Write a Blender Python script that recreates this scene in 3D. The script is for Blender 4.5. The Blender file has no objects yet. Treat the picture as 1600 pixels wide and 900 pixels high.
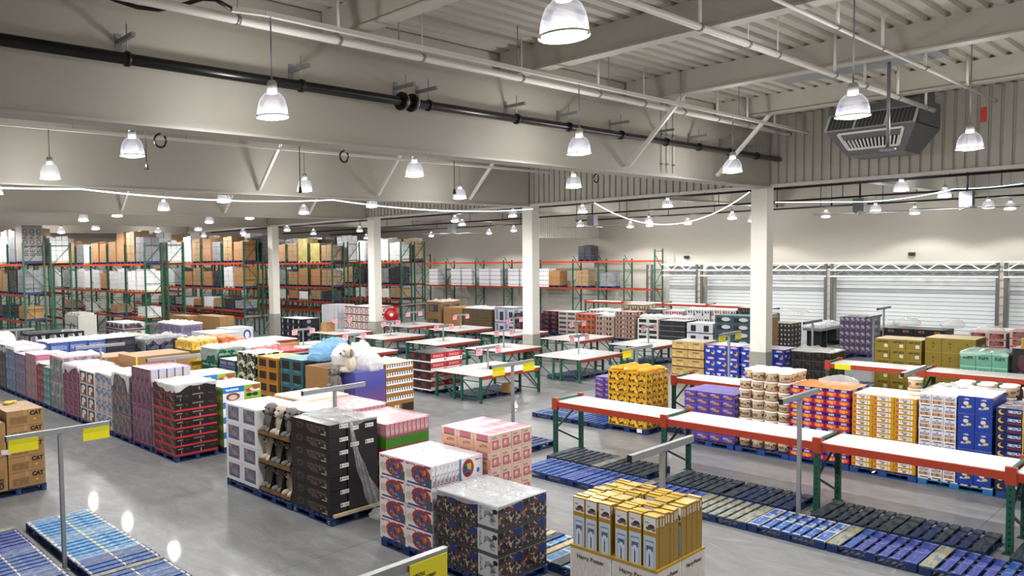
import bpy, math, random, re
from mathutils import Vector, Matrix

# ------------------------------------------------------------------ camera, world, exposure
SC = bpy.context.scene
COL = SC.collection
cam_data = bpy.data.cameras.new('camera')
cam = bpy.data.objects.new('camera', cam_data)
COL.objects.link(cam)
SC.camera = cam
F_PX, PITCH, YAW, ROLL, CX, CY, CAM_H = 1199.157, -0.0512, 0.9025, -0.0201, 505.14, 465.357, 4.8
fw = Vector((math.cos(YAW) * math.cos(PITCH), math.sin(YAW) * math.cos(PITCH), math.sin(PITCH)))
r0 = Vector((math.sin(YAW), -math.cos(YAW), 0))
u0 = r0.cross(fw)
rt = r0 * math.cos(ROLL) + u0 * math.sin(ROLL)
up = rt.cross(fw)
m = Matrix((rt, up, -fw)).transposed().to_4x4()
m.translation = (0, 0, CAM_H)
cam.matrix_world = m
cam_data.sensor_fit = 'HORIZONTAL'
cam_data.sensor_width = 36
cam_data.lens = F_PX / 1600 * 36
cam_data.shift_x = (800 - CX) / 1600
cam_data.shift_y = (CY - 450) / 1600
cam_data.clip_end = 300
world = bpy.data.worlds.new('world')
SC.world = world
world.use_nodes = True
world.node_tree.nodes['Background'].inputs[0].default_value = (0.80, 0.82, 0.85, 1)
world.node_tree.nodes['Background'].inputs[1].default_value = 0.15
SC.view_settings.view_transform = 'Standard'
SC.view_settings.look = 'None'
SC.view_settings.gamma = 1
SC.view_settings.use_curve_mapping = False
SC.view_settings.exposure = 0.28
LAMP_W = 75
SPOT_W = 760
random.seed(7)
R = random.Random(11)

# ------------------------------------------------------------------ material helpers
def lin(h):
    if not isinstance(h, str):
        return (h[0], h[1], h[2], 1)
    h = h.lstrip('#')
    if len(h) == 3:
        h = ''.join(c * 2 for c in h)
    o = []
    for i in (0, 2, 4):
        c = int(h[i:i + 2], 16) / 255
        o.append(c / 12.92 if c <= .04045 else ((c + .055) / 1.055) ** 2.4)
    return (o[0], o[1], o[2], 1)

class NT:
    def __init__(s, name):
        s.mat = bpy.data.materials.new(name)
        s.mat.use_nodes = True
        s.t = s.mat.node_tree
        s.b = s.t.nodes['Principled BSDF']
        s.out = s.t.nodes['Material Output']
    def n(s, typ, **kw):
        nd = s.t.nodes.new(typ)
        for k, v in kw.items():
            setattr(nd, k, v)
        return nd
    def put(s, sock, v):
        if isinstance(v, bpy.types.NodeSocket):
            s.t.links.new(v, sock)
        else:
            sock.default_value = v
    def math(s, op, a, b=0.0):
        nd = s.n('ShaderNodeMath', operation=op)
        s.put(nd.inputs[0], a); s.put(nd.inputs[1], b)
        return nd.outputs[0]
    def vm(s, op, a, b=(0, 0, 0)):
        nd = s.n('ShaderNodeVectorMath', operation=op)
        s.put(nd.inputs[0], a)
        if op not in ('LENGTH', 'ABSOLUTE', 'FRACTION'):
            s.put(nd.inputs[1], b)
        return nd.outputs['Value'] if op == 'LENGTH' else nd.outputs[0]
    def mix(s, fac, a, b):
        nd = s.n('ShaderNodeMix', data_type='RGBA')
        s.put(nd.inputs[0], fac); s.put(nd.inputs[6], a); s.put(nd.inputs[7], b)
        return nd.outputs[2]
    def noise(s, vec, scale, detail=3, rough=.6):
        nd = s.n('ShaderNodeTexNoise')
        s.put(nd.inputs['Vector'], vec)
        nd.inputs['Scale'].default_value = scale
        nd.inputs['Detail'].default_value = detail
        nd.inputs['Roughness'].default_value = rough
        return nd
    def coord(s, which):
        return s.n('ShaderNodeTexCoord').outputs[which]
    def ramp(s, fac, stops):
        nd = s.n('ShaderNodeValToRGB')
        cr = nd.color_ramp
        cr.elements[0].position, cr.elements[0].color = stops[0][0], lin(stops[0][1])
        cr.elements[1].position, cr.elements[1].color = stops[-1][0], lin(stops[-1][1])
        for p, c in stops[1:-1]:
            e = cr.elements.new(p); e.color = lin(c)
        s.put(nd.inputs[0], fac)
        return nd.outputs[0]

MATS = {}
def M(name, col, rough=.5, metal=0.0, var=.08, scale=6.0, spec=.5, emit=None, es=0.0):
    """a plain painted / moulded / card surface with a little tonal variation"""
    if name in MATS:
        return MATS[name]
    k = NT(name)
    c = lin(col)
    if var:
        nz = k.noise(k.coord('Object'), scale)
        lo = tuple(max(0, x * (1 - var * 1.6)) for x in c[:3]) + (1,)
        hi = tuple(min(1, x * (1 + var)) for x in c[:3]) + (1,)
        k.put(k.b.inputs['Base Color'], k.mix(nz.outputs[0], lo, hi))
    else:
        k.b.inputs['Base Color'].default_value = c
    k.b.inputs['Roughness'].default_value = rough
    k.b.inputs['Metallic'].default_value = metal
    k.b.inputs['Specular IOR Level'].default_value = spec
    if emit:
        k.b.inputs['Emission Color'].default_value = lin(emit)
        k.b.inputs['Emission Strength'].default_value = es
    MATS[name] = k.mat
    return k.mat

def rect_mask(k, uv, x0, y0, x1, y1):
    v = k.vm('SUBTRACT', uv, ((x0 + x1) / 2, (y0 + y1) / 2, 0))
    v = k.vm('ABSOLUTE', v)
    v = k.vm('MULTIPLY', v, (2 / (x1 - x0), 2 / (y1 - y0), 0))
    sp = k.n('ShaderNodeSeparateXYZ')
    k.put(sp.inputs[0], v)
    return k.math('LESS_THAN', k.math('MAXIMUM', sp.outputs[0], sp.outputs[1]), 1.0)

def ART(name, base, shapes, rough=.42, tile=None):
    """flat print for one face (uv 0..1): r rect, e ellipse, n coloured patches, t line of small type"""
    if name in MATS:
        return MATS[name]
    k = NT(name)
    uv = k.coord('UV')
    if tile:
        uv = k.vm('FRACTION', k.vm('MULTIPLY', uv, (tile[0], tile[1], 1)))
    c = lin(base)
    obj_n = k.noise(k.coord('Object'), 5.0)
    col = k.mix(obj_n.outputs[0], tuple(x * .88 for x in c[:3]) + (1,), tuple(min(1, x * 1.08) for x in c[:3]) + (1,))
    for s in shapes:
        if s[0] == 'r':
            mk = rect_mask(k, uv, *s[1:5]); cc = lin(s[5])
        elif s[0] == 'e':
            v = k.vm('SUBTRACT', uv, (s[1], s[2], 0))
            v = k.vm('MULTIPLY', v, (1 / s[3], 1 / s[4], 0))
            mk = k.math('LESS_THAN', k.vm('LENGTH', v), 1.0); cc = lin(s[5])
        elif s[0] == 't':
            v = k.vm('MULTIPLY', uv, (s[6] * 1.7, 10.0, 0))
            nz = k.noise(v, 1.0, 2)
            mk = k.math('MULTIPLY', rect_mask(k, uv, *s[1:5]), k.math('GREATER_THAN', nz.outputs[0], .46)); cc = lin(s[5])
        elif s[0] == 'n':
            vo = k.n('ShaderNodeTexVoronoi')
            k.put(vo.inputs['Vector'], k.vm('MULTIPLY', uv, (s[6], s[7], 1)))
            vo.inputs['Scale'].default_value = 1.0
            sp = k.n('ShaderNodeSeparateColor')
            k.put(sp.inputs[0], vo.outputs['Color'])
            cols = s[5]
            cr = k.n('ShaderNodeValToRGB')
            cr.color_ramp.interpolation = 'CONSTANT'
            el = cr.color_ramp.elements
            el[0].color = lin(cols[0]); el[0].position = 0
            el[1].color = lin(cols[-1]); el[1].position = 1 - 1 / len(cols)
            for q in range(1, len(cols) - 1):
                e = el.new(q / len(cols)); e.color = lin(cols[q])
            k.put(cr.inputs[0], sp.outputs[0])
            mk = rect_mask(k, uv, *s[1:5]); cc = cr.outputs[0]
        col = k.mix(mk, col, cc)
    k.put(k.b.inputs['Base Color'], col)
    k.b.inputs['Roughness'].default_value = rough
    MATS[name] = k.mat
    return k.mat

# ------------------------------------------------------------------ mesh helpers
class G:
    """collects shapes and builds one mesh"""
    def __init__(s):
        s.v, s.f, s.uv, s.mi, s.sm = [], [], [], [], []
    def face(s, pts, mi=0, uv=None, smooth=False):
        i = len(s.v)
        s.v += [tuple(p) for p in pts]
        s.f.append(tuple(range(i, i + len(pts))))
        s.uv += uv if uv else [(0, 0), (1, 0), (1, 1), (0, 1)][:len(pts)] + [(0, 0)] * max(0, len(pts) - 4)
        s.mi.append(mi); s.sm.append(smooth)
        return s
    def box(s, x0, y0, z0, x1, y1, z1, mi=0, faces=None, skip=''):
        # materials: faces = dict(front(-X), side(-Y), top, back(+X), far(+Y), bottom)
        g = lambda k: (faces or {}).get(k, mi)
        if 'f' not in skip: s.face([(x0, y1, z0), (x0, y0, z0), (x0, y0, z1), (x0, y1, z1)], g('front'))
        if 's' not in skip: s.face([(x0, y0, z0), (x1, y0, z0), (x1, y0, z1), (x0, y0, z1)], g('side'))
        if 't' not in skip: s.face([(x0, y0, z1), (x1, y0, z1), (x1, y1, z1), (x0, y1, z1)], g('top'))
        if 'b' not in skip: s.face([(x1, y0, z0), (x1, y1, z0), (x1, y1, z1), (x1, y0, z1)], g('back'))
        if 'y' not in skip: s.face([(x1, y1, z0), (x0, y1, z0), (x0, y1, z1), (x1, y1, z1)], g('far'))
        if 'u' not in skip: s.face([(x0, y1, z0), (x1, y1, z0), (x1, y0, z0), (x0, y0, z0)], g('bottom'))
        return s
    def bar(s, p, q, w, h=None, mi=0):
        h = h or w
        p, q = Vector(p), Vector(q)
        d = (q - p).normalized()
        a = d.cross(Vector((0, 0, 1)))
        if a.length < 1e-4: a = Vector((1, 0, 0))
        a.normalize(); b = a.cross(d)
        c = [(-1, -1), (1, -1), (1, 1), (-1, 1)]
        P = [p + a * (x * w / 2) + b * (y * h / 2) for x, y in c]
        Q = [q + a * (x * w / 2) + b * (y * h / 2) for x, y in c]
        for i in range(4):
            j = (i + 1) % 4
            s.face([P[i], P[j], Q[j], Q[i]], mi)
        s.face(P[::-1], mi); s.face(Q, mi)
        return s
    def tube(s, pts, r, n=8, mi=0, cap=True):
        pts = [Vector(p) for p in pts]
        rings = []
        for i, p in enumerate(pts):
            d = (pts[min(i + 1, len(pts) - 1)] - pts[max(i - 1, 0)]).normalized()
            a = d.cross(Vector((0, 0, 1)))
            if a.length < 1e-3: a = d.cross(Vector((1, 0, 0)))
            a.normalize(); b = a.cross(d)
            rr = r[i] if isinstance(r, (list, tuple)) else r
            rings.append([p + a * math.cos(t * 2 * math.pi / n) * rr + b * math.sin(t * 2 * math.pi / n) * rr for t in range(n)])
        for A, B in zip(rings[:-1], rings[1:]):
            for i in range(n):
                j = (i + 1) % n
                s.face([A[i], A[j], B[j], B[i]], mi, smooth=True)
        if cap:
            s.face(rings[0][::-1], mi); s.face(rings[-1], mi)
        return s
    def lathe(s, prof, n=16, mi=0, c=(0, 0, 0), uvv=None):
        # prof: list of (r, z)
        for k in range(len(prof) - 1):
            (ra, za), (rb, zb) = prof[k], prof[k + 1]
            for i in range(n):
                a0, a1 = i * 2 * math.pi / n, (i + 1) * 2 * math.pi / n
                P = [(c[0] + ra * math.cos(a0), c[1] + ra * math.sin(a0), c[2] + za), (c[0] + ra * math.cos(a1), c[1] + ra * math.sin(a1), c[2] + za),
                     (c[0] + rb * math.cos(a1), c[1] + rb * math.sin(a1), c[2] + zb), (c[0] + rb * math.cos(a0), c[1] + rb * math.sin(a0), c[2] + zb)]
                u0_, u1_ = i / n, (i + 1) / n
                v0, v1 = (uvv[k], uvv[k + 1]) if uvv else (0, 1)
                U = [(u0_, v0), (u1_, v0), (u1_, v1), (u0_, v1)]
                if ra < 1e-6: P, U = [P[0], P[2], P[3]], [U[0], U[2], U[3]]
                elif rb < 1e-6: P, U = P[:3], U[:3]
                s.face(P, mi, U, smooth=True)
        return s
    def ball(s, c, r, nu=10, nv=7, mi=0, jit=0, rnd=None):
        rx, ry, rz = r if isinstance(r, (tuple, list)) else (r, r, r)
        grid = []
        for v in range(nv + 1):
            th = math.pi * v / nv
            row = []
            for u in range(nu):
                ph = 2 * math.pi * u / nu
                q = 1 + (rnd.uniform(-jit, jit) if rnd else 0)
                row.append((c[0] + rx * q * math.sin(th) * math.cos(ph), c[1] + ry * q * math.sin(th) * math.sin(ph), c[2] - rz * q * math.cos(th)))
            grid.append(row)
        for v in range(nv):
            for u in range(nu):
                w = (u + 1) % nu
                if v == 0: s.face([grid[0][0], grid[1][w], grid[1][u]], mi, smooth=True)
                elif v == nv - 1: s.face([grid[v][u], grid[v][w], grid[nv][0]], mi, smooth=True)
                else: s.face([grid[v][u], grid[v][w], grid[v + 1][w], grid[v + 1][u]], mi, smooth=True)
        return s
    def mesh(s, name, *mats):
        me = bpy.data.meshes.new(name)
        me.from_pydata(s.v, [], s.f)
        me.uv_layers.new(name='uv')
        flat = [c for p in s.uv for c in p]
        me.uv_layers[0].data.foreach_set('uv', flat)
        for mt in mats:
            me.materials.append(mt)
        me.polygons.foreach_set('material_index', s.mi)
        me.polygons.foreach_set('use_smooth', s.sm)
        if any(s.sm):                                   # weld so smooth shading has shared vertices
            import bmesh
            bm = bmesh.new(); bm.from_mesh(me)
            bmesh.ops.remove_doubles(bm, verts=bm.verts, dist=1e-5)
            bm.to_mesh(me); bm.free()
        me.update()
        return me

def add(name, mesh, parent=None, loc=(0, 0, 0), rz=0.0, rot=None):
    o = bpy.data.objects.new(name, mesh)
    o.location = loc
    o.rotation_euler = rot if rot else (0, 0, rz)
    if parent: o.parent = parent
    COL.objects.link(o)
    return o
def tag(o, label, cat, group=None, kind=None):
    o['label'] = label; o['category'] = cat
    if group: o['group'] = group
    if kind: o['kind'] = kind
    return o
def struct(name, mesh, loc=(0, 0, 0)):
    o = add(name, mesh, None, loc); o['kind'] = 'structure'
    return o
def root(name, loc, label, cat, group=None, rz=0.0):
    return tag(add(name, None, None, loc, rz), label, cat, group)
def copy_tree(o, parent=None):
    c = o.copy(); COL.objects.link(c)
    if parent: c.parent = parent
    for ch in list(o.children):
        copy_tree(ch, c)
    return c

ORD = ['', 'first', 'second', 'third', 'fourth', 'fifth', 'sixth', 'seventh', 'eighth', 'ninth', 'tenth', 'eleventh', 'twelfth',
       'thirteenth', 'fourteenth', 'fifteenth', 'sixteenth', 'seventeenth', 'eighteenth', 'nineteenth', 'twentieth']
TXT = {}
def text_mesh(body, size, mat, extrude=.002, bold=0.0):
    key = (body, size, mat.name)
    if key not in TXT:
        c = bpy.data.curves.new('lettering', 'FONT')
        c.body = body; c.size = size; c.extrude = extrude; c.offset = bold; c.resolution_u = 2
        c.align_x = 'CENTER'; c.align_y = 'CENTER'
        o = bpy.data.objects.new('lettering', c); COL.objects.link(o)
        bpy.context.view_layer.update()
        me = bpy.data.meshes.new_from_object(o)
        bpy.data.objects.remove(o)
        me.materials.clear(); me.materials.append(mat)
        TXT[key] = me
    return TXT[key]
ROT_FRONT = (math.pi / 2, 0, -math.pi / 2)     # upright lettering on a face that looks to -X
ROT_SIDE = (math.pi / 2, 0, 0)                 # upright lettering on a face that looks to -Y
# ------------------------------------------------------------------ shared materials
wallw = M('wall_paint', '#b7b2a7', .5, var=.03, scale=.6)
ceilw = M('deck_paint', '#bab5a9', .55, var=.04, scale=.8)
steelw = M('white_steel', '#e4e2da', .4, var=.03)
galv = M('galvanised', '#9a9c9e', .35, .6, var=.1, scale=12)
greyst = M('grey_steel', '#8e9194', .42, .2, var=.06)
darkst = M('dark_steel', '#2a2c2e', .45, .3, var=.1)
black = M('black_plastic', '#0d0d0f', .4, var=.1)
pipeblk = M('black_pipe', '#0b0b0c', .28, var=.15, spec=.6)
green = M('rack_green', '#12553f', .42, var=.12, scale=9)
greend = M('rack_dark_green', '#0f3d30', .45, var=.12, scale=9)
orange = M('beam_orange', '#c83c14', .4, var=.1)
redor = M('beam_rust_red', '#a5381f', .42, var=.12)
whitetop = M('white_board', '#f4f4f2', .22, var=.02)
yellow = M('sign_yellow', '#dcd21a', .35, var=.04)
pinkcard = M('card_pink', '#efb6bd', .5, var=.03)
kraft = M('kraft', '#a4784a', .6, var=.12, scale=7)
kraftd = M('kraft_dark', '#7d5a36', .62, var=.12, scale=7)
white = M('white_card', '#eeeef0', .4, var=.03)
ink = M('black_ink', '#101010', .5, var=0)
inkred = M('red_ink', '#c02830', .5, var=0)
inkgrey = M('grey_ink', '#4c4a46', .5, var=0)

k = NT('polished_concrete')
pos = k.coord('Object')
n1 = k.noise(pos, .35, 5, .65); n2 = k.noise(pos, 2.2, 6, .7)
n3 = k.noise(k.vm('MULTIPLY', pos, (1.5, .55, 1)), 1.5, 6, .75)
n3.inputs['Distortion'].default_value = 1.2
col = k.mix(n1.outputs[0], lin('#515459'), lin('#7e8186'))
col = k.mix(k.math('MULTIPLY', k.math('POWER', n3.outputs[0], 2.0), 1.6), col, lin('#a9a8a5'))
col = k.mix(k.math('MULTIPLY', n2.outputs[0], .5), col, lin('#6a6b6e'))
sp = k.n('ShaderNodeSeparateXYZ'); k.put(sp.inputs[0], pos)
jx = k.math('LESS_THAN', k.math('ABSOLUTE', k.math('SUBTRACT', k.math('FRACT', k.math('DIVIDE', sp.outputs[0], 6.4)), .5)), .0012)
jy = k.math('LESS_THAN', k.math('ABSOLUTE', k.math('SUBTRACT', k.math('FRACT', k.math('DIVIDE', sp.outputs[1], 6.4)), .5)), .0012)
col = k.mix(k.math('MULTIPLY', k.math('MAXIMUM', jx, jy), .6), col, lin('#4a4a4a'))
k.put(k.b.inputs['Base Color'], col)
k.put(k.b.inputs['Roughness'], k.math('ADD', k.math('MULTIPLY', n2.outputs[0], .2), .36))
k.b.inputs['Specular IOR Level'].default_value = .3
k.b.inputs['Coat Weight'].default_value = .24
k.put(k.b.inputs['Coat Roughness'], k.math('ADD', k.math('MULTIPLY', n2.outputs[0], .06), .012))
concrete = k.mat

def film(name, col, alpha, rough, edge=.22):
    k = NT(name)
    tr = k.n('ShaderNodeBsdfTransparent')
    tl = k.n('ShaderNodeBsdfTranslucent'); tl.inputs[0].default_value = lin(col)
    mx0 = k.n('ShaderNodeMixShader'); mx0.inputs[0].default_value = .14
    k.t.links.new(k.b.outputs[0], mx0.inputs[1]); k.t.links.new(tl.outputs[0], mx0.inputs[2])
    k.b.inputs['Base Color'].default_value = lin(col)
    k.b.inputs['Roughness'].default_value = rough
    k.b.inputs['Specular IOR Level'].default_value = .7
    mx = k.n('ShaderNodeMixShader')
    lw = k.n('ShaderNodeLayerWeight'); lw.inputs[0].default_value = .45
    nz = k.noise(k.coord('Object'), 7, 4, .7)
    f = k.math('ADD', k.math('MULTIPLY', lw.outputs['Facing'], edge), k.math('MULTIPLY', nz.outputs[0], alpha * .6))
    f = k.math('MINIMUM', k.math('ADD', f, alpha * .7 - .12), 1.0)
    k.put(mx.inputs[0], f)
    k.t.links.new(tr.outputs[0], mx.inputs[1]); k.t.links.new(mx0.outputs[0], mx.inputs[2])
    k.t.links.new(mx.outputs[0], k.out.inputs[0])
    bump = k.n('ShaderNodeBump'); bump.inputs['Strength'].default_value = .7; bump.inputs['Distance'].default_value = .02
    nb = k.noise(k.coord('Object'), 6, 3, .55); nb.noise_type = 'RIDGED_MULTIFRACTAL'
    k.put(bump.inputs['Height'], nb.outputs[0]); k.t.links.new(bump.outputs[0], k.b.inputs['Normal'])
    MATS[name] = k.mat
    return k.mat
film_white = film('milky_film', '#f6f6f7', .74, .2)
film_clear = film('clear_film', '#f4f6f8', .34, .1)
film_pink = film('pink_film', '#f6d3d8', .5, .18)

# ------------------------------------------------------------------ room shell
X0, X1, Y0, Y1, ZC = -5.0, 53.0, -6.0, 62.0, 9.1
struct('floor', G().box(X0, Y0, -.2, X1, Y1, 0).mesh('floor', concrete))
def deck(xa, xb, z, name):
    g = G(); pitch = .3; y = Y0
    while y < Y1:
        P = [(y, z), (y + .16, z), (y + .19, z + .075), (y + .27, z + .075), (y + .3, z)]
        for (ya, za), (yb, zb) in zip(P[:-1], P[1:]):
            g.face([(xa, ya, za), (xa, yb, zb), (xb, yb, zb), (xb, ya, za)])
        y += pitch
    g.box(xa, Y0, z + .08, xb, Y1, z + .2)
    return struct(name, g.mesh(name, ceilw))
deck(X0, 27.2, ZC, 'ceiling')
deck(27.2, X1, ZC, 'ceiling')
struct('wall_back', G().box(X1, Y0, 0, X1 + .3, Y1, 9.4).mesh('wall_back', wallw))
struct('wall_left', G().box(X0, Y1, 0, X1, Y1 + .3, 9.4).mesh('wall_left', wallw))
struct('wall_front', G().box(X0 - .3, Y0, 0, X0, Y1, 9.4).mesh('wall_front', wallw))
struct('wall_right', G().box(X0, Y0 - .3, 0, X1, Y0, 9.4).mesh('wall_right', wallw))
# corrugated bulkhead that hangs over the row of pillars
g = G(); y = Y0
while y < Y1:
    P = [(0, 27.2), (.17, 27.2), (.19, 27.25), (.23, 27.25), (.25, 27.2)]
    for (a, xa), (b, xb) in zip(P[:-1], P[1:]):
        g.face([(xa, y + b, 6.92), (xa, y + a, 6.92), (xa, y + a, 9.1), (xb, y + b, 9.1)])
    y += .25
g.box(27.26, Y0, 6.9, 27.36, Y1, 9.1)
struct('wall_upper', g.mesh('wall_upper', M('bulkhead_sheet', '#c3bfb4', .5, var=.04)))
struct('trim_1', G().box(27.14, Y0, 6.84, 27.4, Y1, 6.92).mesh('trim', steelw))
# deep girders along X with a bottom flange, beams along Y between them
gy = [10.72, 20.2, 30.6, 39.9, 50.2]
for y in gy:
    struct('girder', G().box(X0, y, 6.86, 27.14, y + .3, 9.1).box(X0, y - .07, 6.82, 27.14, y + .37, 6.86).mesh('girder', wallw))
    struct('girder', G().box(27.4, y, 7.5, X1, y + .3, 9.1).box(27.4, y - .07, 7.46, X1, y + .37, 7.5).mesh('girder', wallw))
ys = [Y0] + gy + [Y1]
for x in (-1.4, 3.6, 8.5, 13.35, 18.35, 23.2, 33, 38, 43, 48):
    for ya, yb in zip(ys[:-1], ys[1:]):
        ya2 = ya + (.37 if ya > 0 else 0); yb2 = yb - (.07 if yb < 60 else 0)
        struct('beam', G().box(x, ya2, 8.6, x + .22, yb2, 9.1).box(x - .06, ya2, 8.56, x + .28, yb2, 8.6).mesh('beam', wallw))
def pillar(x, y, cw=.5):
    p = struct('pillar', G().box(x, y, 0, x + cw, y + cw, 6.9).mesh('pillar', M('pillar_paint', '#e2dfd4', .4, var=.02)))
    c = ART('guard_plate', '#85857f', [('e', .5, .5, .28, .28, '#c7c3b2')], .3, tile=(14, 36))
    o = add('corner_guard', G().box(x - .012, y - .012, 0, x + cw + .012, y + cw + .012, 1.36, skip='tu').mesh('corner_guard', c), p)
for x, y in ((27.42, 10.9), (27.35, 20.2), (27.6, 30.5), (27.5, 39.9), (27.5, 50)):
    pillar(x, y)

g = G(); x = 45.5
while x < 52.9:
    for (a, ya), (b, yb) in zip([(0, 33.0), (.17, 33.0), (.19, 33.05), (.23, 33.05), (.25, 33.0)][:-1], [(.17, 33.0), (.19, 33.05), (.23, 33.05), (.25, 33.0)]):
        g.face([(x + a, ya, 5.95), (x + b, yb, 5.95), (x + b, yb, 9.1), (x + a, ya, 9.1)])
    x += .25
g.box(45.5, 33.06, 5.93, 52.9, 33.14, 9.1)
struct('wall_upper', g.mesh('wall_upper', MATS['bulkhead_sheet']))
# far wall: roller doors, posts, light trusses
slatm = M('door_slat', '#d3d6d7', .4, var=.02)
slatd = M('door_slat_grey', '#a2a5a7', .4, var=.02)
dn = 0
for ya, yb in ((25.2, 27.3), (17.45, 24.65), (9.6, 17.0), (2.0, 9.15)):
    dn += 1
    g = G(); z = 0.0
    while z < 3.3:
        mi = 1 if 2.0 < z < 2.4 else 0
        g.face([(52.66, yb, z), (52.66, ya, z), (52.64, ya, z + .19), (52.64, yb, z + .19)], mi)
        g.face([(52.64, yb, z + .19), (52.64, ya, z + .19), (52.72, ya, z + .2), (52.72, yb, z + .2)], mi)
        g.face([(52.72, yb, z + .2), (52.72, ya, z + .2), (52.66, ya, z + .22), (52.66, yb, z + .22)], 2)
        z += .22
    d = struct('door_%d' % dn, g.mesh('door', slatm, slatd, greyst))
    add('roller_housing', G().box(52.5, ya, 3.3, 52.95, yb, 3.75).mesh('roller_housing', M('housing_grey', '#77797a', .4, .2)), d)
    t = root('door_truss', (0, 0, 0), 'white lattice truss above the %s roller door from the wall rack' % ORD[dn], 'truss')
    for xx, zz in ((51.9, 3.92), (51.9, 3.5), (52.3, 3.92), (51.95, 3.14)):
        add('chord', G().bar((xx, ya - .12, zz), (xx, yb + .12, zz), .07).mesh('chord', steelw), t)
    nb = max(3, round((yb - ya) / .55)); st = (yb - ya) / nb
    g = G()
    for i in range(nb):
        a = ya + i * st
        g.bar((51.9, a, 3.5 if i % 2 else 3.92), (51.9, a + st, 3.92 if i % 2 else 3.5), .05)
        g.bar((51.9, a, 3.92), (52.3, a + st, 3.92), .03)
    add('lattice', g.mesh('lattice', steelw), t)
    g = G()
    for i in range(nb):
        a = ya + i * st
        g.bar((51.95, a, 3.14 if i % 2 else 3.5), (51.95, a + st, 3.5 if i % 2 else 3.14), .035)
    add('lattice_shadow', g.mesh('lattice_shadow', greyst), t)  # dim grey zigzag stands in for the shadow band below the white lattice
cn = 0
for y in (28.4, 24.9, 17.2, 9.35):
    cn += 1
    t = root('door_post', (52.0, y, 0), 'grey ladder post standing at the %s gap between roller doors' % ORD[cn], 'post')
    for dy in (-.16, .16):
        add('upright', G().box(-.06, dy - .07, 0, .06, dy + .07, 3.9).mesh('upright', M('post_grey', '#55585a', .45, .2)), t)
    add('infill', G().box(-.01, -.1, 0, .02, .1, 3.6).mesh('infill', M('post_infill', '#b5a994', .6)), t)
    for i in range(8):
        add('rung', G().box(-.05, -.11, .3 + i * .45, -.01, .11, .36 + i * .45).mesh('rung', greyst), t)

# ------------------------------------------------------------------ pendant lamps (their own light lives here)
k = NT('lamp_acrylic')
tr = k.n('ShaderNodeBsdfTransparent'); tr.inputs[0].default_value = (.96, .96, .985, 1)
tl = k.n('ShaderNodeBsdfTranslucent'); tl.inputs[0].default_value = (.8, .82, 1, 1)
gl = k.n('ShaderNodeBsdfGlossy'); gl.inputs['Roughness'].default_value = .15
a1 = k.n('ShaderNodeMixShader'); a1.inputs[0].default_value = .35
k.t.links.new(tl.outputs[0], a1.inputs[1]); k.t.links.new(gl.outputs[0], a1.inputs[2])
lw = k.n('ShaderNodeLayerWeight'); lw.inputs[0].default_value = .3
spu = k.n('ShaderNodeSeparateXYZ'); k.put(spu.inputs[0], k.coord('UV'))
ribs = k.math('ABSOLUTE', k.math('SINE', k.math('MULTIPLY', spu.outputs[0], 90)))
f = k.math('ADD', k.math('MULTIPLY', k.math('POWER', lw.outputs['Facing'], 2.5), .07), k.math('ADD', k.math('MULTIPLY', ribs, .006), .010))
a2 = k.n('ShaderNodeMixShader'); k.put(a2.inputs[0], f)
k.t.links.new(tr.outputs[0], a2.inputs[1]); k.t.links.new(a1.outputs[0], a2.inputs[2]); k.t.links.new(a2.outputs[0], k.out.inputs[0])
acrylic = k.mat
k = NT('lamp_glow')
tr = k.n('ShaderNodeBsdfTransparent'); em = k.n('ShaderNodeEmission')
em.inputs[0].default_value = (1, .985, .95, 1); em.inputs[1].default_value = 9
a = k.n('ShaderNodeMixShader'); a.inputs[0].default_value = .5
k.t.links.new(tr.outputs[0], a.inputs[1]); k.t.links.new(em.outputs[0], a.inputs[2]); k.t.links.new(a.outputs[0], k.out.inputs[0])
k.mat.cycles.emission_sampling = 'NONE'
glow = k.mat
dome_me = G().lathe([(.07, .345), (.11, .335), (.165, .28), (.2, .2), (.22, .1), (.226, .04), (.236, .02), (.236, 0)], 24).mesh('dome', acrylic)
lens_me = G().lathe([(.0, -.04), (.12, -.03), (.205, .0), (.212, .03), (.206, .06), (.12, .085), (0, .09)], 20).mesh('lens', glow)
ball_me = G().lathe([(0, .335), (.075, .335), (.075, .48), (.05, .52), (0, .52)], 14).mesh('ballast', M('ballast_grey', '#b4b4b2', .4, .3, var=.04))
ring_me = G().lathe([(.236, -.004), (.242, 0), (.242, .016), (.236, .02)], 20).mesh('rim', steelw)
light_data = bpy.data.lights.new('lamp_light', 'POINT')
light_data.energy = LAMP_W; light_data.shadow_soft_size = .16; light_data.color = (1, .985, .955)
spot_data = bpy.data.lights.new('lamp_beam', 'SPOT')       # the reflector throws most of the light downwards
spot_data.energy = SPOT_W; spot_data.shadow_soft_size = .2; spot_data.color = (1, .99, .97)
spot_data.spot_size = math.radians(176); spot_data.spot_blend = .3
far_spot = spot_data.copy(); far_spot.spot_size = math.radians(126); far_spot.spot_blend = .25
LC = [0]
def lamp(x, y, z=6.85, ztop=8.1, label=None, light=True, group=None):
    LC[0] += 1
    t = root('pendant_lamp', (x, y, z), label or 'clear acrylic dome pendant lamp in the far bay', 'lamp', group)
    add('dome', dome_me, t); add('lens', lens_me, t); add('ballast', ball_me, t); add('rim', ring_me, t)
    add('hanger', G().tube([(0, 0, .5), (0, 0, ztop - z)], .012, 6).mesh('hanger', greyst), t)
    if light:
        l = bpy.data.objects.new('lamp_light', light_data); COL.objects.link(l); l.parent = t; l.location = (0, 0, .10)
        l = bpy.data.objects.new('lamp_beam', far_spot if x > 46.5 else spot_data); COL.objects.link(l); l.parent = t; l.location = (0, 0, .05)
    return t
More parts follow.
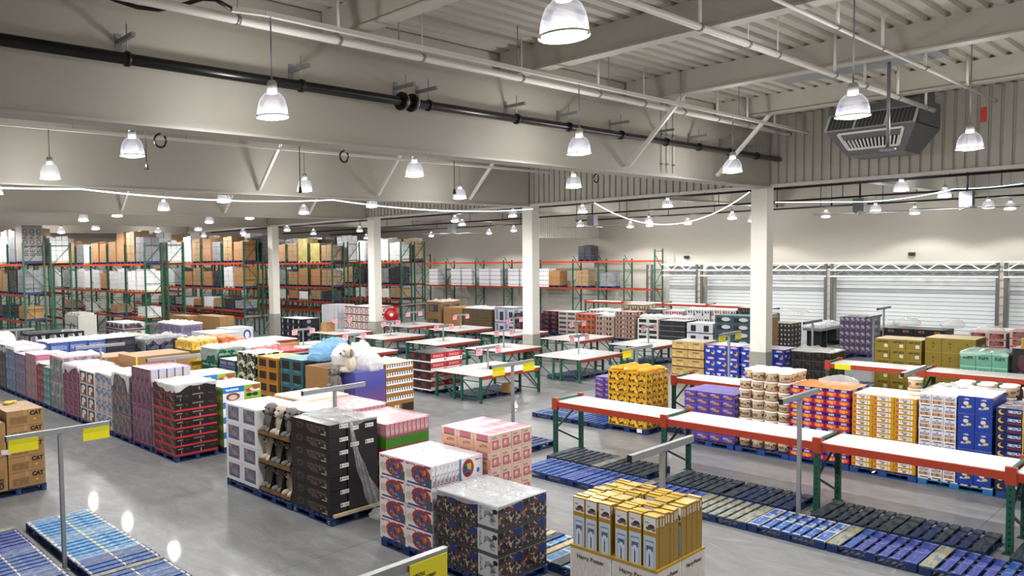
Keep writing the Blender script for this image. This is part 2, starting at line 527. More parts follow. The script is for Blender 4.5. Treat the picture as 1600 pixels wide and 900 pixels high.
rows = {4.35: 9.09, 9.2: 8.28, 13.95: 7.45, 18.6: 8.1, 23.3: 7.45, 27.9: 9.09, 32.4: 9.09, 36.4: 9.09}
names = {6.4: 'first', 14.05: 'second', 21.0: 'third'}
yn = {4.35: 'nearest row by the air unit', 9.2: 'row along the black pipe', 13.95: 'row behind the first girder', 18.6: 'row before the second girder',
      23.3: 'row behind the second girder', 27.9: 'row before the third girder', 32.4: 'row behind the third girder', 36.4: 'row before the fourth girder'}
for y, zt in rows.items():
    for x, nm in names.items():
        lamp(x, y, 6.85, zt, 'domed acrylic pendant lamp, %s in the %s' % (nm, yn[y]))
for x in (6.4, 14.05, 21):                          # the same grid goes on behind the camera
    lamp(x, -.4, 6.85, 9.09, 'domed acrylic pendant lamp at the mezzanine end, %s along' % names[min(names, key=lambda q: abs(q - x))])
for i, x in enumerate((10.6, 17.3, 24.0, 30.9, 37.5)):   # one line down every aisle between the tall racks
    for j, y in enumerate((43.0, 48.6, 54.5)):
        lamp(x, y, 6.75, 9.09, 'acrylic dome lamp in rack aisle %s, %s from its mouth' % (('one', 'two', 'three', 'four', 'five')[i], ORD[j + 1]))
far = [(34.9, 9.2), (41.5, 9.4), (47.0, 9.0), (50.3, 8.8), (35.3, 18.4), (45.0, 12.9), (50.5, 12.7), (49.0, 16.4), (44.5, 19.5), (50.2, 20.8), (35.4, 23.0),
       (45.0, 29.4), (44.2, 24.2), (49.6, 27.1), (50.3, 28.9), (49.6, 24.5), (36.0, 32.3), (40.4, 35.6), (34.7, 26.9), (46.8, 36.2), (49.6, 34.5), (44.2, 49.3), (47.0, 53), (49.5, 47.2), (49.8, 41)]
for i, (x, y) in enumerate(far):
    where = ['near the pillars', 'midway to the roller doors', 'close to the back wall'][0 if x < 38 else 1 if x < 46.5 else 2]
    lamp(x, y, 6.9 if x < 42 else 6.55, 9.09, 'small dome lamp %s, %s from the air unit side' % (where, ORD[1 + sum(1 for q in far if q[1] < y and (q[0] < 38, q[0] < 46.5) == (x < 38, x < 46.5))]),
         light=True)

# ------------------------------------------------------------------ pipes, trunking, brackets, struts
def pipe(name, pts, r, mt, label, cat='pipe', n=10):
    return tag(add(name, G().tube(pts, r, n).mesh(name, mt)), label, cat)
bp = root('fire_main', (0, 0, 0), 'black fire main running along the first deep girder', 'pipe')
add('pipe_run', G().tube([(X0, 10.42, 7.7), (27.1, 10.42, 7.7)], .085, 12).mesh('pipe_run', pipeblk), bp)
for x in (10.15, 10.42):
    add('flange', G().tube([(x, 10.42, 7.7), (x + .05, 10.42, 7.7)], .17, 14).mesh('flange', black), bp)
    add('bolt_ring', G().tube([(x + .07, 10.42, 7.7), (x + .1, 10.42, 7.7)], .155, 14).mesh('bolt_ring', galv), bp)
for x in (1.9, 4.75, 7.85, 10.9, 13.6, 15.5, 17.7, 19.9, 21.7, 23.6, 25.4):
    add('clamp', G().tube([(x - .03, 10.42, 7.7), (x + .03, 10.42, 7.7)], .11, 12).mesh('clamp', black), bp)
for i, x in enumerate((1.9, 4.75, 7.85, 10.3, 10.9, 13.6, 15.5, 17.7, 19.9, 21.7, 23.6, 25.4)):
    b = root('pipe_bracket', (x, 10.72, 8.0), 'short strut bracket over the black pipe, %s along the girder' % ORD[i + 1], 'bracket')
    add('strut', G().box(-.03, -.52, -.03, .03, 0, .03).mesh('strut', galv), b)
    add('rod', G().tube([(0, -.3, -.2), (0, -.3, .2)], .008, 6).mesh('rod', galv), b)
    add('plate', G().box(-.05, -.012, -.12, .05, 0, .12).mesh('plate', galv), b)
def sprinkler(y, z, xe, r, label, xs):
    t = root('sprinkler_pipe', (0, 0, 0), label, 'pipe')
    add('pipe_run', G().tube([(X0, y, z), (xe, y, z)], r, 10).mesh('pipe_run', steelw), t)
    for x in xs:
        add('drop_rod', G().tube([(x, y, z), (x, y, 9.095)], .012 if int(x * 10) % 2 else .028, 6).mesh('drop_rod', steelw), t)
        add('clamp', G().tube([(x - .03, y, z), (x + .03, y, z)], r + .012, 10).mesh('clamp', galv), t)
    add('end_cap', G().tube([(xe, y, z), (xe + .08, y, z)], r + .015, 10).mesh('end_cap', galv), t)
sprinkler(9.6, 8.28, 25.6, .065, 'white sprinkler pipe nearest the deep girder', (6.1, 8.0, 9.9, 12.7, 15.4, 17.3, 19.2, 21, 22.8, 24.6))
sprinkler(5.85, 8.28, 24.6, .055, 'white sprinkler pipe crossing in front of the air unit', (12.2, 13.9, 15.1, 17.85, 19.6, 21.8, 24.0))
sprinkler(4.75, 8.4, 25.2, .03, 'thin white pipe highest beside the air unit', (11.5, 14.6, 16.8, 19.4, 22.6))
sprinkler(19.2, 8.35, 25.4, .05, 'white pipe in front of the second deep girder', (6, 9, 12, 15, 18, 21, 24))
def busway(pts, label, s=.07):
    g = G()
    for a, b in zip(pts[:-1], pts[1:]): g.bar(a, b, s, s)
    t = root('lighting_trunking', (0, 0, 0), label, 'trunking')
    add('channel', g.mesh('channel', steelw), t)
    x = max(pts[0][0], .8)
    while x < pts[-1][0]:
        add('hanger_rod', G().tube([(x, pts[-1][1], pts[-1][2]), (x, pts[-1][1], 9.095)], .01, 6).mesh('hanger_rod', galv), t); x += 3.1
busway([(X0, 10.25, 8.5), (4.3, 10.25, 8.48)], 'white power trunking ending at the black hose')
busway([(5.85, 9.35, 8.32), (6.3, 9.2, 8.3), (26, 9.2, 8.3)], 'white power trunking starting at the black hose')
busway([(X0, 13.95, 7.43), (26.4, 13.95, 7.43)], 'white lamp trunking just behind the first girder', .11)
busway([(X0, 18.6, 8.05), (26.4, 18.6, 8.05)], 'white lamp trunking before the second girder')
busway([(X0, 23.3, 7.43), (26.4, 23.3, 7.43)], 'white lamp trunking behind the second girder', .1)
hose = [(4.3, 10.25, 8.48), (4.5, 10.2, 8.42), (4.75, 10.05, 8.33), (5.0, 9.9, 8.3), (5.25, 9.72, 8.36), (5.5, 9.55, 8.45), (5.65, 9.45, 8.44), (5.85, 9.35, 8.32)]
pipe('flexible_conduit', hose, .03, pipeblk, 'black flexible conduit bridging two lengths of white trunking', 'conduit')
sn = 0
for x in (8.5, 13.35, 18.35, 23.2):
    for y, s, nm in ((10.65, -1, 'first girder'), (20.13, -1, 'second girder'), (30.53, -1, 'third girder')):
        if nm == 'first girder' and x < 14 or nm != 'first girder' and x < 9: continue
        sn += 1
        tag(add('brace_strut', G().bar((x + .1, y, 7.0), (x + .1, y + s * 1.45, 8.58), .09, .09).mesh('brace_strut', steelw)),
            'white diagonal strut bracing the %s to the %s roof beam' % (nm, {8.5: 'first', 13.35: 'second', 18.35: 'third', 23.2: 'fourth'}[x]), 'strut')
for i, (x, y, zt, zb) in enumerate(((10.9, 14.6, 9.09, 6.35), (16.6, 14.9, 9.09, 6.55), (6.9, 14.4, 9.09, 6.65), (39.5, 13, 9.09, 6.7), (44, 17, 9.09, 7.0))):
    t = root('drop_cord', (x, y, zb), 'black drop cord with a plug, %s from the mezzanine' % ORD[i + 1], 'cord')
    add('cord', G().tube([(0, 0, .1), (0, 0, zt - zb)], .011, 6).mesh('cord', black), t)
    add('plug', G().lathe([(0, 0), (.05, .01), (.04, .1), (.015, .16), (0, .17)], 10).mesh('plug', black), t)
t = root('sprinkler_drop', (19.9, 5.5, 6.9), 'grey drop rod with a round plate below the air unit', 'pipe')
add('rod', G().tube([(0, 0, 0), (0, 0, 2.19)], .035, 8).mesh('rod', galv), t)
add('plate', G().lathe([(0, -.03), (.15, -.02), (.15, .02), (.04, .06), (0, .06)], 16).mesh('plate', galv), t)
for i, dx in enumerate((0, .28, .62)):
    t = root('cable_conduit', (20.2 + dx, 10.68, 6.95), 'thin white conduit running up the deep girder, %s of three' % ORD[i + 1], 'conduit')
    add('tube', G().tube([(0, 0, 0), (0, 0, 2.1)], .02, 6).mesh('tube', steelw), t)
    for z in (.2, 1.0, 1.8): add('saddle', G().box(-.04, -.025, z, .04, .035, z + .04).mesh('saddle', galv), t)
for i, x in enumerate((6.95, 11.65, 22.1)):
    pts = [(x + .13 * math.cos(a), 13.86, 7.17 + .13 * math.sin(a)) for a in [q * .42 for q in range(14)]]
    t = tag(add('cable_coil', G().tube([(x, 13.88, 7.4)] + [(x + .02, 13.88, 7.33)] + [(px_, py_, pz_) for px_, py_, pz_ in pts[4:] + pts[:3]], .022, 6).mesh('cable_coil', black)), 'black cable coil hanging from the lamp trunking, %s along' % ORD[i + 1], 'cable')
t = root('tag_label', (24.0, 4.72, 7.95), 'small red tag hanging from the end of the thin pipe', 'tag')
add('card', G().box(-.01, -.06, -.2, .01, .06, .15).mesh('card', M('tag_red', '#b5241f', .5)), t)
add('cord', G().bar((0, 0, .15), (0, 0, .45), .01).mesh('cord', greyst), t)
# glowing rope strung below the girders
ropem = M('led_rope', '#e8fbff', .4, var=0, emit='#dff8ff', es=1.6)
def rope(pts, label):
    tag(add('light_rope', G().tube(pts, .022, 6).mesh('light_rope', ropem)), label, 'rope light')
def sag(p, q, d, n=14):
    p, q = Vector(p), Vector(q)
    return [p.lerp(q, i / n) - Vector((0, 0, d * 4 * (i / n) * (1 - i / n))) for i in range(n + 1)]
rope(sag((3.0, 19.9, 6.74), (7.6, 19.9, 6.76), .05) + sag((7.6, 19.9, 6.76), (16.2, 19.9, 6.74), .16)[1:] + sag((16.2, 19.9, 6.74), (27, 19.9, 6.7), .22)[1:],
     'pale glowing rope light strung below the second girder')
rope(sag((27.3, 17.2, 6.78), (31.6, 13.2, 7.05), 1.05, 24), 'glowing rope light hanging in a deep swag between two pillars')
rope(sag((34, 13.2, 6.72), (38.5, 11.5, 6.75), .0) + sag((38.5, 11.5, 6.75), (42, 9.2, 7.25), .1)[1:] + sag((42, 9.2, 7.25), (44, 7.3, 7.4), .05)[1:],
     'glowing rope light rising past the ceiling fans')

# suspended air unit
cab = M('unit_grey', '#6d6f70', .4, .4, var=.05)
mesh_art = ART('mesh_grille', '#77797a', [('e', .5, .5, .36, .36, '#26282a')], .5, tile=(22, 12))
t = root('air_conditioner', (23.95, 6.05, 0), 'grey suspended air handling unit with mesh and slotted grilles', 'air conditioner')
add('casing', G().box(.35, 0, 7.98, 2.2, 2.05, 8.62).mesh('casing', cab), t)
add('mesh_panel', G().face([(.0, 1.98, 7.98), (.0, .04, 7.98), (.35, .04, 8.4), (.35, 1.98, 8.4)]).mesh('mesh_panel', mesh_art), t)
for y in (.02, .65, 1.35, 2.0):
    add('frame_bar', G().bar((-.01, y, 7.97), (.34, y, 8.42), .045).mesh('frame_bar', steelw), t)
for z, x in ((7.97, 0.0), (8.42, .34)):
    add('frame_rail', G().bar((x, 0, z), (x, 2.02, z), .04).mesh('frame_rail', greyst), t)
g = G()
T = [(.05, .0), (2.2, .0), (2.2, 2.0), (.05, 2.0)]; Bm = [(.5, .35), (1.8, .35), (1.8, 1.65), (.5, 1.65)]
for i in range(4):
    j = (i + 1) % 4
    g.face([(T[i][0], T[i][1], 7.95), (T[j][0], T[j][1], 7.95), (Bm[j][0], Bm[j][1], 7.3), (Bm[i][0], Bm[i][1], 7.3)][::-1])
g.face([(x, y, 7.3) for x, y in Bm][::-1]); g.face([(x, y, 7.95) for x, y in T])
add('hopper', g.mesh('hopper', cab), t)
def on_face(u, v):                                   # point on the sloped face looking to -X
    y0 = 0 + .35 * v; y1 = 2.0 - .35 * v
    return (.05 + .45 * v - .02, y0 + (y1 - y0) * u, 7.95 - .65 * v)
add('outlet_frame', G().bar(on_face(.12, .12), on_face(.88, .12), .05).bar(on_face(.12, .75), on_face(.88, .75), .05).bar(on_face(.12, .12), on_face(.12, .75), .05).bar(on_face(.88, .12), on_face(.88, .75), .05).mesh('outlet_frame', steelw), t)
add('outlet_recess', G().face([on_face(.13, .38), on_face(.87, .38), on_face(.87, .72), on_face(.13, .72)][::-1]).mesh('outlet_recess', black), t)
for i in range(15):
    u_ = .15 + i * .05
    add('fin', G().bar(on_face(u_, .38), on_face(u_, .72), .03, .05).mesh('fin', steelw), t)
add('side_flap', G().box(.4, -.3, 7.55, 1.7, -.24, 7.85).mesh('side_flap', steelw), t).rotation_euler = (.5, 0, 0)
add('duct', G().box(.6, .0, 8.62, 1.6, .5, 9.095).mesh('duct', cab), t)
# roof vent housing above the unit and ceiling fans far away
tag(add('roof_duct', G().box(19.4, 4.6, 8.75, 20.4, 7.6, 9.1).mesh('roof_duct', greyst)), 'grey box duct fixed under the deck behind two white pipes', 'duct')
for i, (x, y) in enumerate(((42, 12.66), (42, 8.75), (42, 26.6), (42, 38.0))):
    t = root('ceiling_fan', (x, y, 6.35), 'grey ceiling fan with long thin blades, %s from the roller doors' % ORD[i + 1], 'fan')
    add('motor', G().box(-.22, -.22, .1, .22, .22, .75).mesh('motor', greyst), t)
    add('pole', G().tube([(0, 0, .75), (0, 0, 2.74)], .04, 8).mesh('pole', darkst), t)
    for q in range(6):
        a = q * math.pi / 3 + .3
        add('blade', G().box(.2, -.07, .05, 2.1, .07, .08).mesh('blade', galv), t, rz=a)
for i, (pts, lab) in enumerate((([(36, Y0, 7.4), (36, Y1, 7.4)], 'nearest'), ([(44, Y0, 7.3), (44, Y1, 7.3)], 'middle'), ([(50, Y0, 7.2), (50, Y1, 7.2)], 'farthest'))):
    t = root('service_pipe', (0, 0, 0), 'dark service pipe under the far roof, %s to the pillars of three' % lab, 'pipe')
    add('pipe_run', G().tube(pts, .05, 8).mesh('pipe_run', darkst), t)
    g = G(); y = 2
    while y < 50:
        g.bar((pts[0][0], y, pts[0][2]), (pts[0][0], y, 9.1), .03); y += 3
    add('hangers', g.mesh('hangers', darkst), t)
# ------------------------------------------------------------------ pallets
def blue(name, base, worn, amt, lines=0):
    k = NT(name)
    pos = k.coord('Object')
    nz = k.noise(pos, 9, 5, .7)
    nl = k.noise(k.vm('MULTIPLY', pos, (2, 22, 8)), 1.5, 4, .7)
    fac = k.math('GREATER_THAN', k.math('ADD', k.math('MULTIPLY', nz.outputs[0], .6), k.math('MULTIPLY', nl.outputs[0], .4)), 1 - amt)
    c = k.mix(nl.outputs[0], tuple(x * .7 for x in lin(base)[:3]) + (1,), lin(base))
    bc = k.mix(k.math('MULTIPLY', fac, .8), c, lin(worn))
    if lines:                                        # paint worn off over the three bearers
        sp = k.n('ShaderNodeSeparateXYZ'); k.put(sp.inputs[0], pos)
        ax = k.math('ABSOLUTE', sp.outputs[0])
        near = k.math('MINIMUM', ax, k.math('ABSOLUTE', k.math('SUBTRACT', ax, .54)))
        ay = k.math('SUBTRACT', .083, k.math('ABSOLUTE', sp.outputs[1]))
        near = k.math('MINIMUM', near, k.math('ADD', ay, .012))
        mk = k.math('LESS_THAN', k.math('ADD', near, k.math('MULTIPLY', nz.outputs[0], .05)), .025 + .03 * lines)
        bc = k.mix(k.math('MULTIPLY', mk, .85), bc, lin('#d6cba8'))
    k.put(k.b.inputs['Base Color'], bc)
    k.b.inputs['Roughness'].default_value = .6
    bump = k.n('ShaderNodeBump'); bump.inputs['Strength'].default_value = .25; bump.inputs['Distance'].default_value = .004
    k.put(bump.inputs['Height'], nl.outputs[0]); k.t.links.new(bump.outputs[0], k.b.inputs['Normal'])
    MATS[name] = k.mat
    return k.mat
PB = {'blue': blue('paint_blue', '#1d4a98', '#476a9c', .44, .1), 'sky': blue('paint_sky', '#2f86c8', '#8fb4c4', .46, .8), 'bbase': blue('paint_base_blue', '#1b4690', '#3d649a', .44), 'sbase': blue('paint_base_sky', '#2a74b4', '#5a93b8', .44), 'edge': blue('paint_edge', '#2a5fb0', '#a9b0a8', .45, .7), 'line': blue('paint_line', '#1d4f9c', '#5d7f9c', .44, .5), 'navy': blue('paint_navy', '#152a55', '#39455e', .47),
      'dark': blue('paint_dark', '#16283c', '#47504e', .5), 'worn': blue('paint_worn', '#5d7482', '#9c9474', .52), 'cream': blue('bare_cream', '#d3c19c', '#8b7a58', .4),
      'indigo': blue('paint_indigo', '#26388a', '#45579e', .46, .12), 'deep': blue('paint_deep', '#0e2f66', '#3d5a86', .44)}
PL = 1.165
BCACHE = {}
def board(kind, sx, sy, sz):
    key = (kind, sx, sy, sz)
    if key not in BCACHE:
        BCACHE[key] = G().box(-sx / 2, -sy / 2, 0, sx / 2, sy / 2, sz).mesh('board', PB[kind])
    return BCACHE[key]
PALLET_N = [0]
def pallet(x, y, label, deck='blue', mixd=None, base='deep', detail=2, group='blue timber pallets', L=PL, mark=0):
    """x, y: corner nearest the camera; boards run along X"""
    PALLET_N[0] += 1
    base = {'blue': 'bbase', 'sky': 'sbase'}.get(base, base)
    t = root('pallet', (x, y, 0), label, 'pallet', group)
    h = L / 2
    ws = [.17, .107, .107, .107, .107, .107, .17] if detail else [.2, .2, .2, .2, .2]
    gap = (L - sum(ws)) / (len(ws) - 1)
    if detail == 2:
        yy = 0
        for i, w in enumerate(ws):
            kd = mixd[i % len(mixd)] if mixd else deck
            add('deck_board', board(kd, L, w, .02), t, (h + R.uniform(-.004, .004), yy + w / 2, .122))
            yy += w + gap
    else:
        key = ('deck', deck, detail)
        if key not in BCACHE:
            g = G(); yy = 0
            for w in ws:
                g.box(0, yy, .122, L, yy + w, .142); yy += w + gap
            BCACHE[key] = g.mesh('deck', PB[deck])
        add('deck', BCACHE[key], t)
    key = ('base', base)
    if key not in BCACHE:
        g = G()
        for a in (0, h - .05, L - .1):
            g.box(a, 0, .1, a + .1, L, .121); g.box(a, 0, 0, a + .1, L, .02)
        for a in (0, L - .1): g.box(.1, a, 0.001, L - .1, a + .1, .019)
        BCACHE[key] = g.mesh('base_frame', PB[base])
        BCACHE[('blk', base)] = G().box(-.05, -.0725, .02, .05, .0725, .1).mesh('block', PB[base])
    add('base_frame', BCACHE[key], t)
    for i in range(3):
        for j in range(3):
            if detail == 0 and i and j: continue
            add('block', BCACHE[('blk', base)], t, ((.05, h, L - .05)[i], (.0725, h, L - .0725)[j], 0))
    if mark:
        for yy in ((h,) if mark == 1 else (L - .0725, .0725)):
            add('lettering', text_mesh('C', .085, white, .001), t, (-.004, yy, .06), rot=ROT_FRONT)
    return t

# ------------------------------------------------------------------ T-shaped sign stands
card_art = ART('sign_card', '#e0d51c', [('r', 0, .62, 1, 1, '#c9c118')], .35)
card_plain = G().box(-.22, -.006, -.2, .22, .006, 0, faces=None).mesh('sign_card', card_art)
def tsign(x, y, label, h=2.2, cards=(), L=1.62, parent_z=0, pink=False):
    t = root('sign_stand', (x, y, parent_z), label, 'sign stand')
    s = .03 if not pink else .022
    add('post', G().box(-s, -s, .012, s, s, h - .05).mesh('post', greyst), t)
    if pink: add('foot', G().box(-.3, -.22, 0, .3, .22, .012).mesh('foot', greyst), t)
    else: add('foot', G().box(-.1 if x > 4.2 else -.06, -.16, 0, .1 if x > 4.2 else .06, .16, .012).mesh('foot', greyst), t)
    add('crossbar', G().box(-L / 2, -.03, h - .06, L / 2, .03, h + .03).mesh('crossbar', greyst), t)
    for e in (-1, 1):
        add('end_cap', G().box(-.006, -.032, h - .062, .006, .032, h + .032).mesh('end_cap', black), t, (e * (L / 2 + .006), 0, 0))
    for e in cards:
        c = add('sign_card', card_plain, t, (e * (L / 2 - .24), -.045, h - .03))
    return t
tsign(4.1, 11.92, 'grey T-shaped stand with two blank yellow cards beside the bare blue pallets', cards=(-1, 1))
tsign(14.85, 11.55, 'grey T-shaped stand with yellow cards in front of the nearest empty white table', cards=(-1, 1))
tsign(15.03, 5.4, 'tall grey T-shaped stand rising through the long red rack table', h=2.2)
tsign(9.78, 5.16, 'grey T-shaped stand behind the slim gold boxes')
tsign(9.64, 11.9, 'bare grey T-shaped stand over the pink drink trays', )
tsign(9.68, 18.86, 'grey T-shaped stand before the long brown cartons')
tsign(9.4, 23.3, 'grey T-shaped stand near the film-draped pallet')
tsign(20.45, 5.1, 'grey T-shaped stand behind the yellow biscuit cartons', h=2.1)
tsign(20.35, 11.5, 'grey T-shaped stand with one yellow card behind the yellow bagged crates', h=2.1, cards=(-1,))
tsign(25.75, 11.35, 'grey T-shaped stand in front of the blue biscuit cartons', h=2.1, cards=(-1, 1))
tsign(31.3, 10.85, 'grey T-shaped stand beside the checkout conveyors', h=2.15)
tsign(35.6, 10.2, 'grey T-shaped stand behind the purple tower of boxes', h=2.1)
tsign(39.3, 10.9, 'farthest small grey T-shaped stand before the roller doors', h=2.2)
tsign(10.4, 35.4, 'grey T-shaped stand in front of the first tall rack', h=1.9)
# the one with the printed price card, right under the camera
t = tsign(4.14, 4.6, 'grey T-shaped stand carrying the printed yellow price card', h=2.2)
pm = M('price_card', '#d8cc20', .3, var=.05)
for e, full in ((1, True), (-1, False)):
    c = add('price_card', G().box(-.23, -.006, -.3, .23, .006, 0).mesh('price_card', pm), t, (e * .55, -.045, 2.2))
    if full:
        for body, sz, px, pz in (('NESTLE', .042, -.12, -.105), ('QUALITY STREET', .036, -.05, -.145), ('CARTON', .036, -.13, -.185), ('1.28kg', .024, -.14, -.222), ('14.99', .075, .12, -.262)):
            add('lettering', text_mesh(body, sz, ink), c, (px, -.008, pz), rot=ROT_SIDE)

# ------------------------------------------------------------------ display tables (two deep, white tops, red beams, green legs)
pink_me = {}
def table(x, y, label, W=3.0, D=2.0, z=.9, sign=True, sgn=''):
    t = root('display_table', (x, y, 0), label, 'table', None)
    for i in range(3):
        a = W / 3 * i
        for j in range(2):
            add('top_panel', G().box(a + .003, D / 2 * j + .003, z - .03, a + W / 3 - .003, D / 2 * (j + 1) - .003, z).mesh('top_panel', whitetop), t)
    for yy in (0, D - .05):
        add('beam', G().box(.06, yy, z - .14, W - .06, yy + .05, z - .032).mesh('beam', redor), t)
    for yy in (D / 2 - .1, D / 2 + .05):
        add('beam', G().box(.06, yy, z - .14, W - .06, yy + .05, z - .032).mesh('beam', redor), t)
    for xx in (0, W - .07):
        for yy in (0, D / 2 - .2, D / 2 + .13, D - .07):
            add('leg', G().box(xx, yy, 0, xx + .07, yy + .07, z - .032).mesh('leg', green), t)
        g = G()
        for a, b in ((.07, D / 2 - .2), (D / 2 + .2, D - .07)):
            g.bar((xx + .035, a, .14), (xx + .035, b, z - .22), .03); g.bar((xx + .035, a, .12), (xx + .035, b, .12), .03); g.bar((xx + .035, a, z - .2), (xx + .035, b, z - .2), .03)
        g.box(xx + .01, D / 2 - .13, .25, xx + .06, D / 2 + .13, .3); g.box(xx + .01, D / 2 - .13, z - .2, xx + .06, D / 2 + .13, z - .15)
        add('brace', g.mesh('brace', green), t)
    for sx, e in ((.07, 1), (W - .07, -1)):
        add('knee_brace', G().bar((sx, .03, .2), (sx + e * .6, .03, z - .14), .03).mesh('knee_brace', greend), t)
    if sign:
        s = tsign(x + W / 2, y + D / 2, 'small pink-carded T sign on ' + sgn, h=.72, L=1.15, parent_z=z, pink=True)
        for e in (-1, 1):
            if not pink_me:
                pink_me[0] = G().box(-.15, -.005, -.2, .15, .005, .03).mesh('pink_card', ART('pink_card', '#efb3ba', [('t', .08, .62, .7, .84, '#c02830', 14), ('t', .1, .2, .6, .4, '#b86a70', 10), ('r', .66, .12, .92, .5, '#e79aa4')], .5))
            add('price_card', pink_me[0], s, (e * .5, -.04, .69))
    return t
tcols = {'a': 19.2, 'b': 24.75, 'c': 29.95}
trows = [16.2, 19.7, 23.3, 26.85, 30.4]
cname = {'a': 'front', 'b': 'middle', 'c': 'back'}
rname = ['nearest the open aisle', 'second in from the aisle', 'third in from the aisle', 'fourth in from the aisle', 'closest to the tall racks']
for cc, xx in tcols.items():
    for i, yy in enumerate(trows):
        if cc == 'a' and i == 1: continue
        nm = 'white topped table in the %s file, %s' % (cname[cc], rname[i])
        table(xx, yy, nm, W=3.15 if cc == 'a' else 2.56 if cc == 'b' and i in (1, 4) else 2.9, D=2.0, sgn='the %s file table %s' % (cname[cc], rname[i]), sign=not (cc == 'a' and i == 4))
        for q in range(1 if cc == 'b' and i in (1, 4) else 2):
            pallet(xx + .3 + q * 1.25, yy + .12 + .35, 'dark pallet under the %s file table %s, %s' % (cname[cc], rname[i], ('camera side', 'far side')[q]), 'navy', base='navy', detail=2 if (cc == 'a' and i == 0) else 1)
tag(add('carton', G().box(-.15, -.15, 0, .15, .15, .3).mesh('carton', kraft), None, (20.9, 16.45, .145), .1), 'small lone brown carton under the nearest white table', 'carton')
tag(add('carton', G().box(-.3, -.22, 0, .3, .22, .5).mesh('carton', kraft), None, (25.55, 32.0, .9), .1), 'small brown carton standing on the white table by the racks', 'carton')
tag(add('carton', G().box(-.5, -.14, 0, .5, .14, .14).mesh('carton', kraft), None, (20.1, 28.0, .9), .1), 'flat brown carton lying around a sign foot on a white table', 'carton')

# ------------------------------------------------------------------ low rack tables (red beams, white boards, green uprights)
perf = ART('perforated_upright', '#14513d', [('e', .5, .5, .16, .22, '#06140f')], .42, tile=(1, 14))
def low_rack(x, ys, label, z=1.3, D=1.05, boards=4, card=False):
    t = root('rack_table', (x, 0, 0), label, 'rack table')
    for i, y in enumerate(ys):
        for xx in (0, D):
            u = add('upright', G().box(xx - .04, y - .045, 0, xx + .04, y + .045, z + .07).mesh('upright', perf), t)
            add('base_plate', G().box(xx - .07, y - .08, 0, xx + .07, y + .08, .012).mesh('base_plate', greend), u)
            add('top_cap', G().box(xx - .048, y - .07, z - .2, xx + .0 if xx else xx + .048, y + .07, z + .075).mesh('top_cap', redor), u)
        add('brace', G().bar((.04, y, .62), (D - .04, y, .2), .035).mesh('brace', greend), t)
        add('brace', G().bar((.04, y, .66), (D - .04, y, z - .15), .035).mesh('brace', greend), t)
        add('tie_bar', G().bar((.04, y, z + .03), (D - .04, y, z + .03), .04).mesh('tie_bar', green), t)
    for a, b in zip(ys[:-1], ys[1:]):
        hi, lo = max(a, b) - .05, min(a, b) + .05
        for xx in (-.03, D):
            add('beam', G().box(xx, lo, z - .14, xx + .04, hi, z - .01).mesh('beam', redor), t)
        n = boards; w = (hi - lo) / n
        for q in range(n):
            add('top_board', G().box(.012, lo + q * w + .003, z - .035, D - .012, lo + (q + 1) * w - .003, z).mesh('top_board', whitetop), t)
    if card:
        add('sign_card', G().box(-.045, ys[0] - .62, z - .16, -.035, ys[0] - .2, z + .0).mesh('sign_card', yellow), t)
    return t
low_rack(15.52, (10.82, 8.15, 5.28, 2.62, -.1), 'long red and white rack table along the bare blue pallets')
low_rack(20.75, (10.62, 7.95, 5.3, 2.6), 'red and white rack table partly hidden behind stacked food')
low_rack(26.55, (8.78, 6.42, 4.05, 1.7), 'red and white rack table with a yellow card, before gold cartons', card=True)
low_rack(47.6, (30.7, 27.9, 25.1, 22.3, 19.5), 'far red rack table in front of the wall rack', z=1.48)

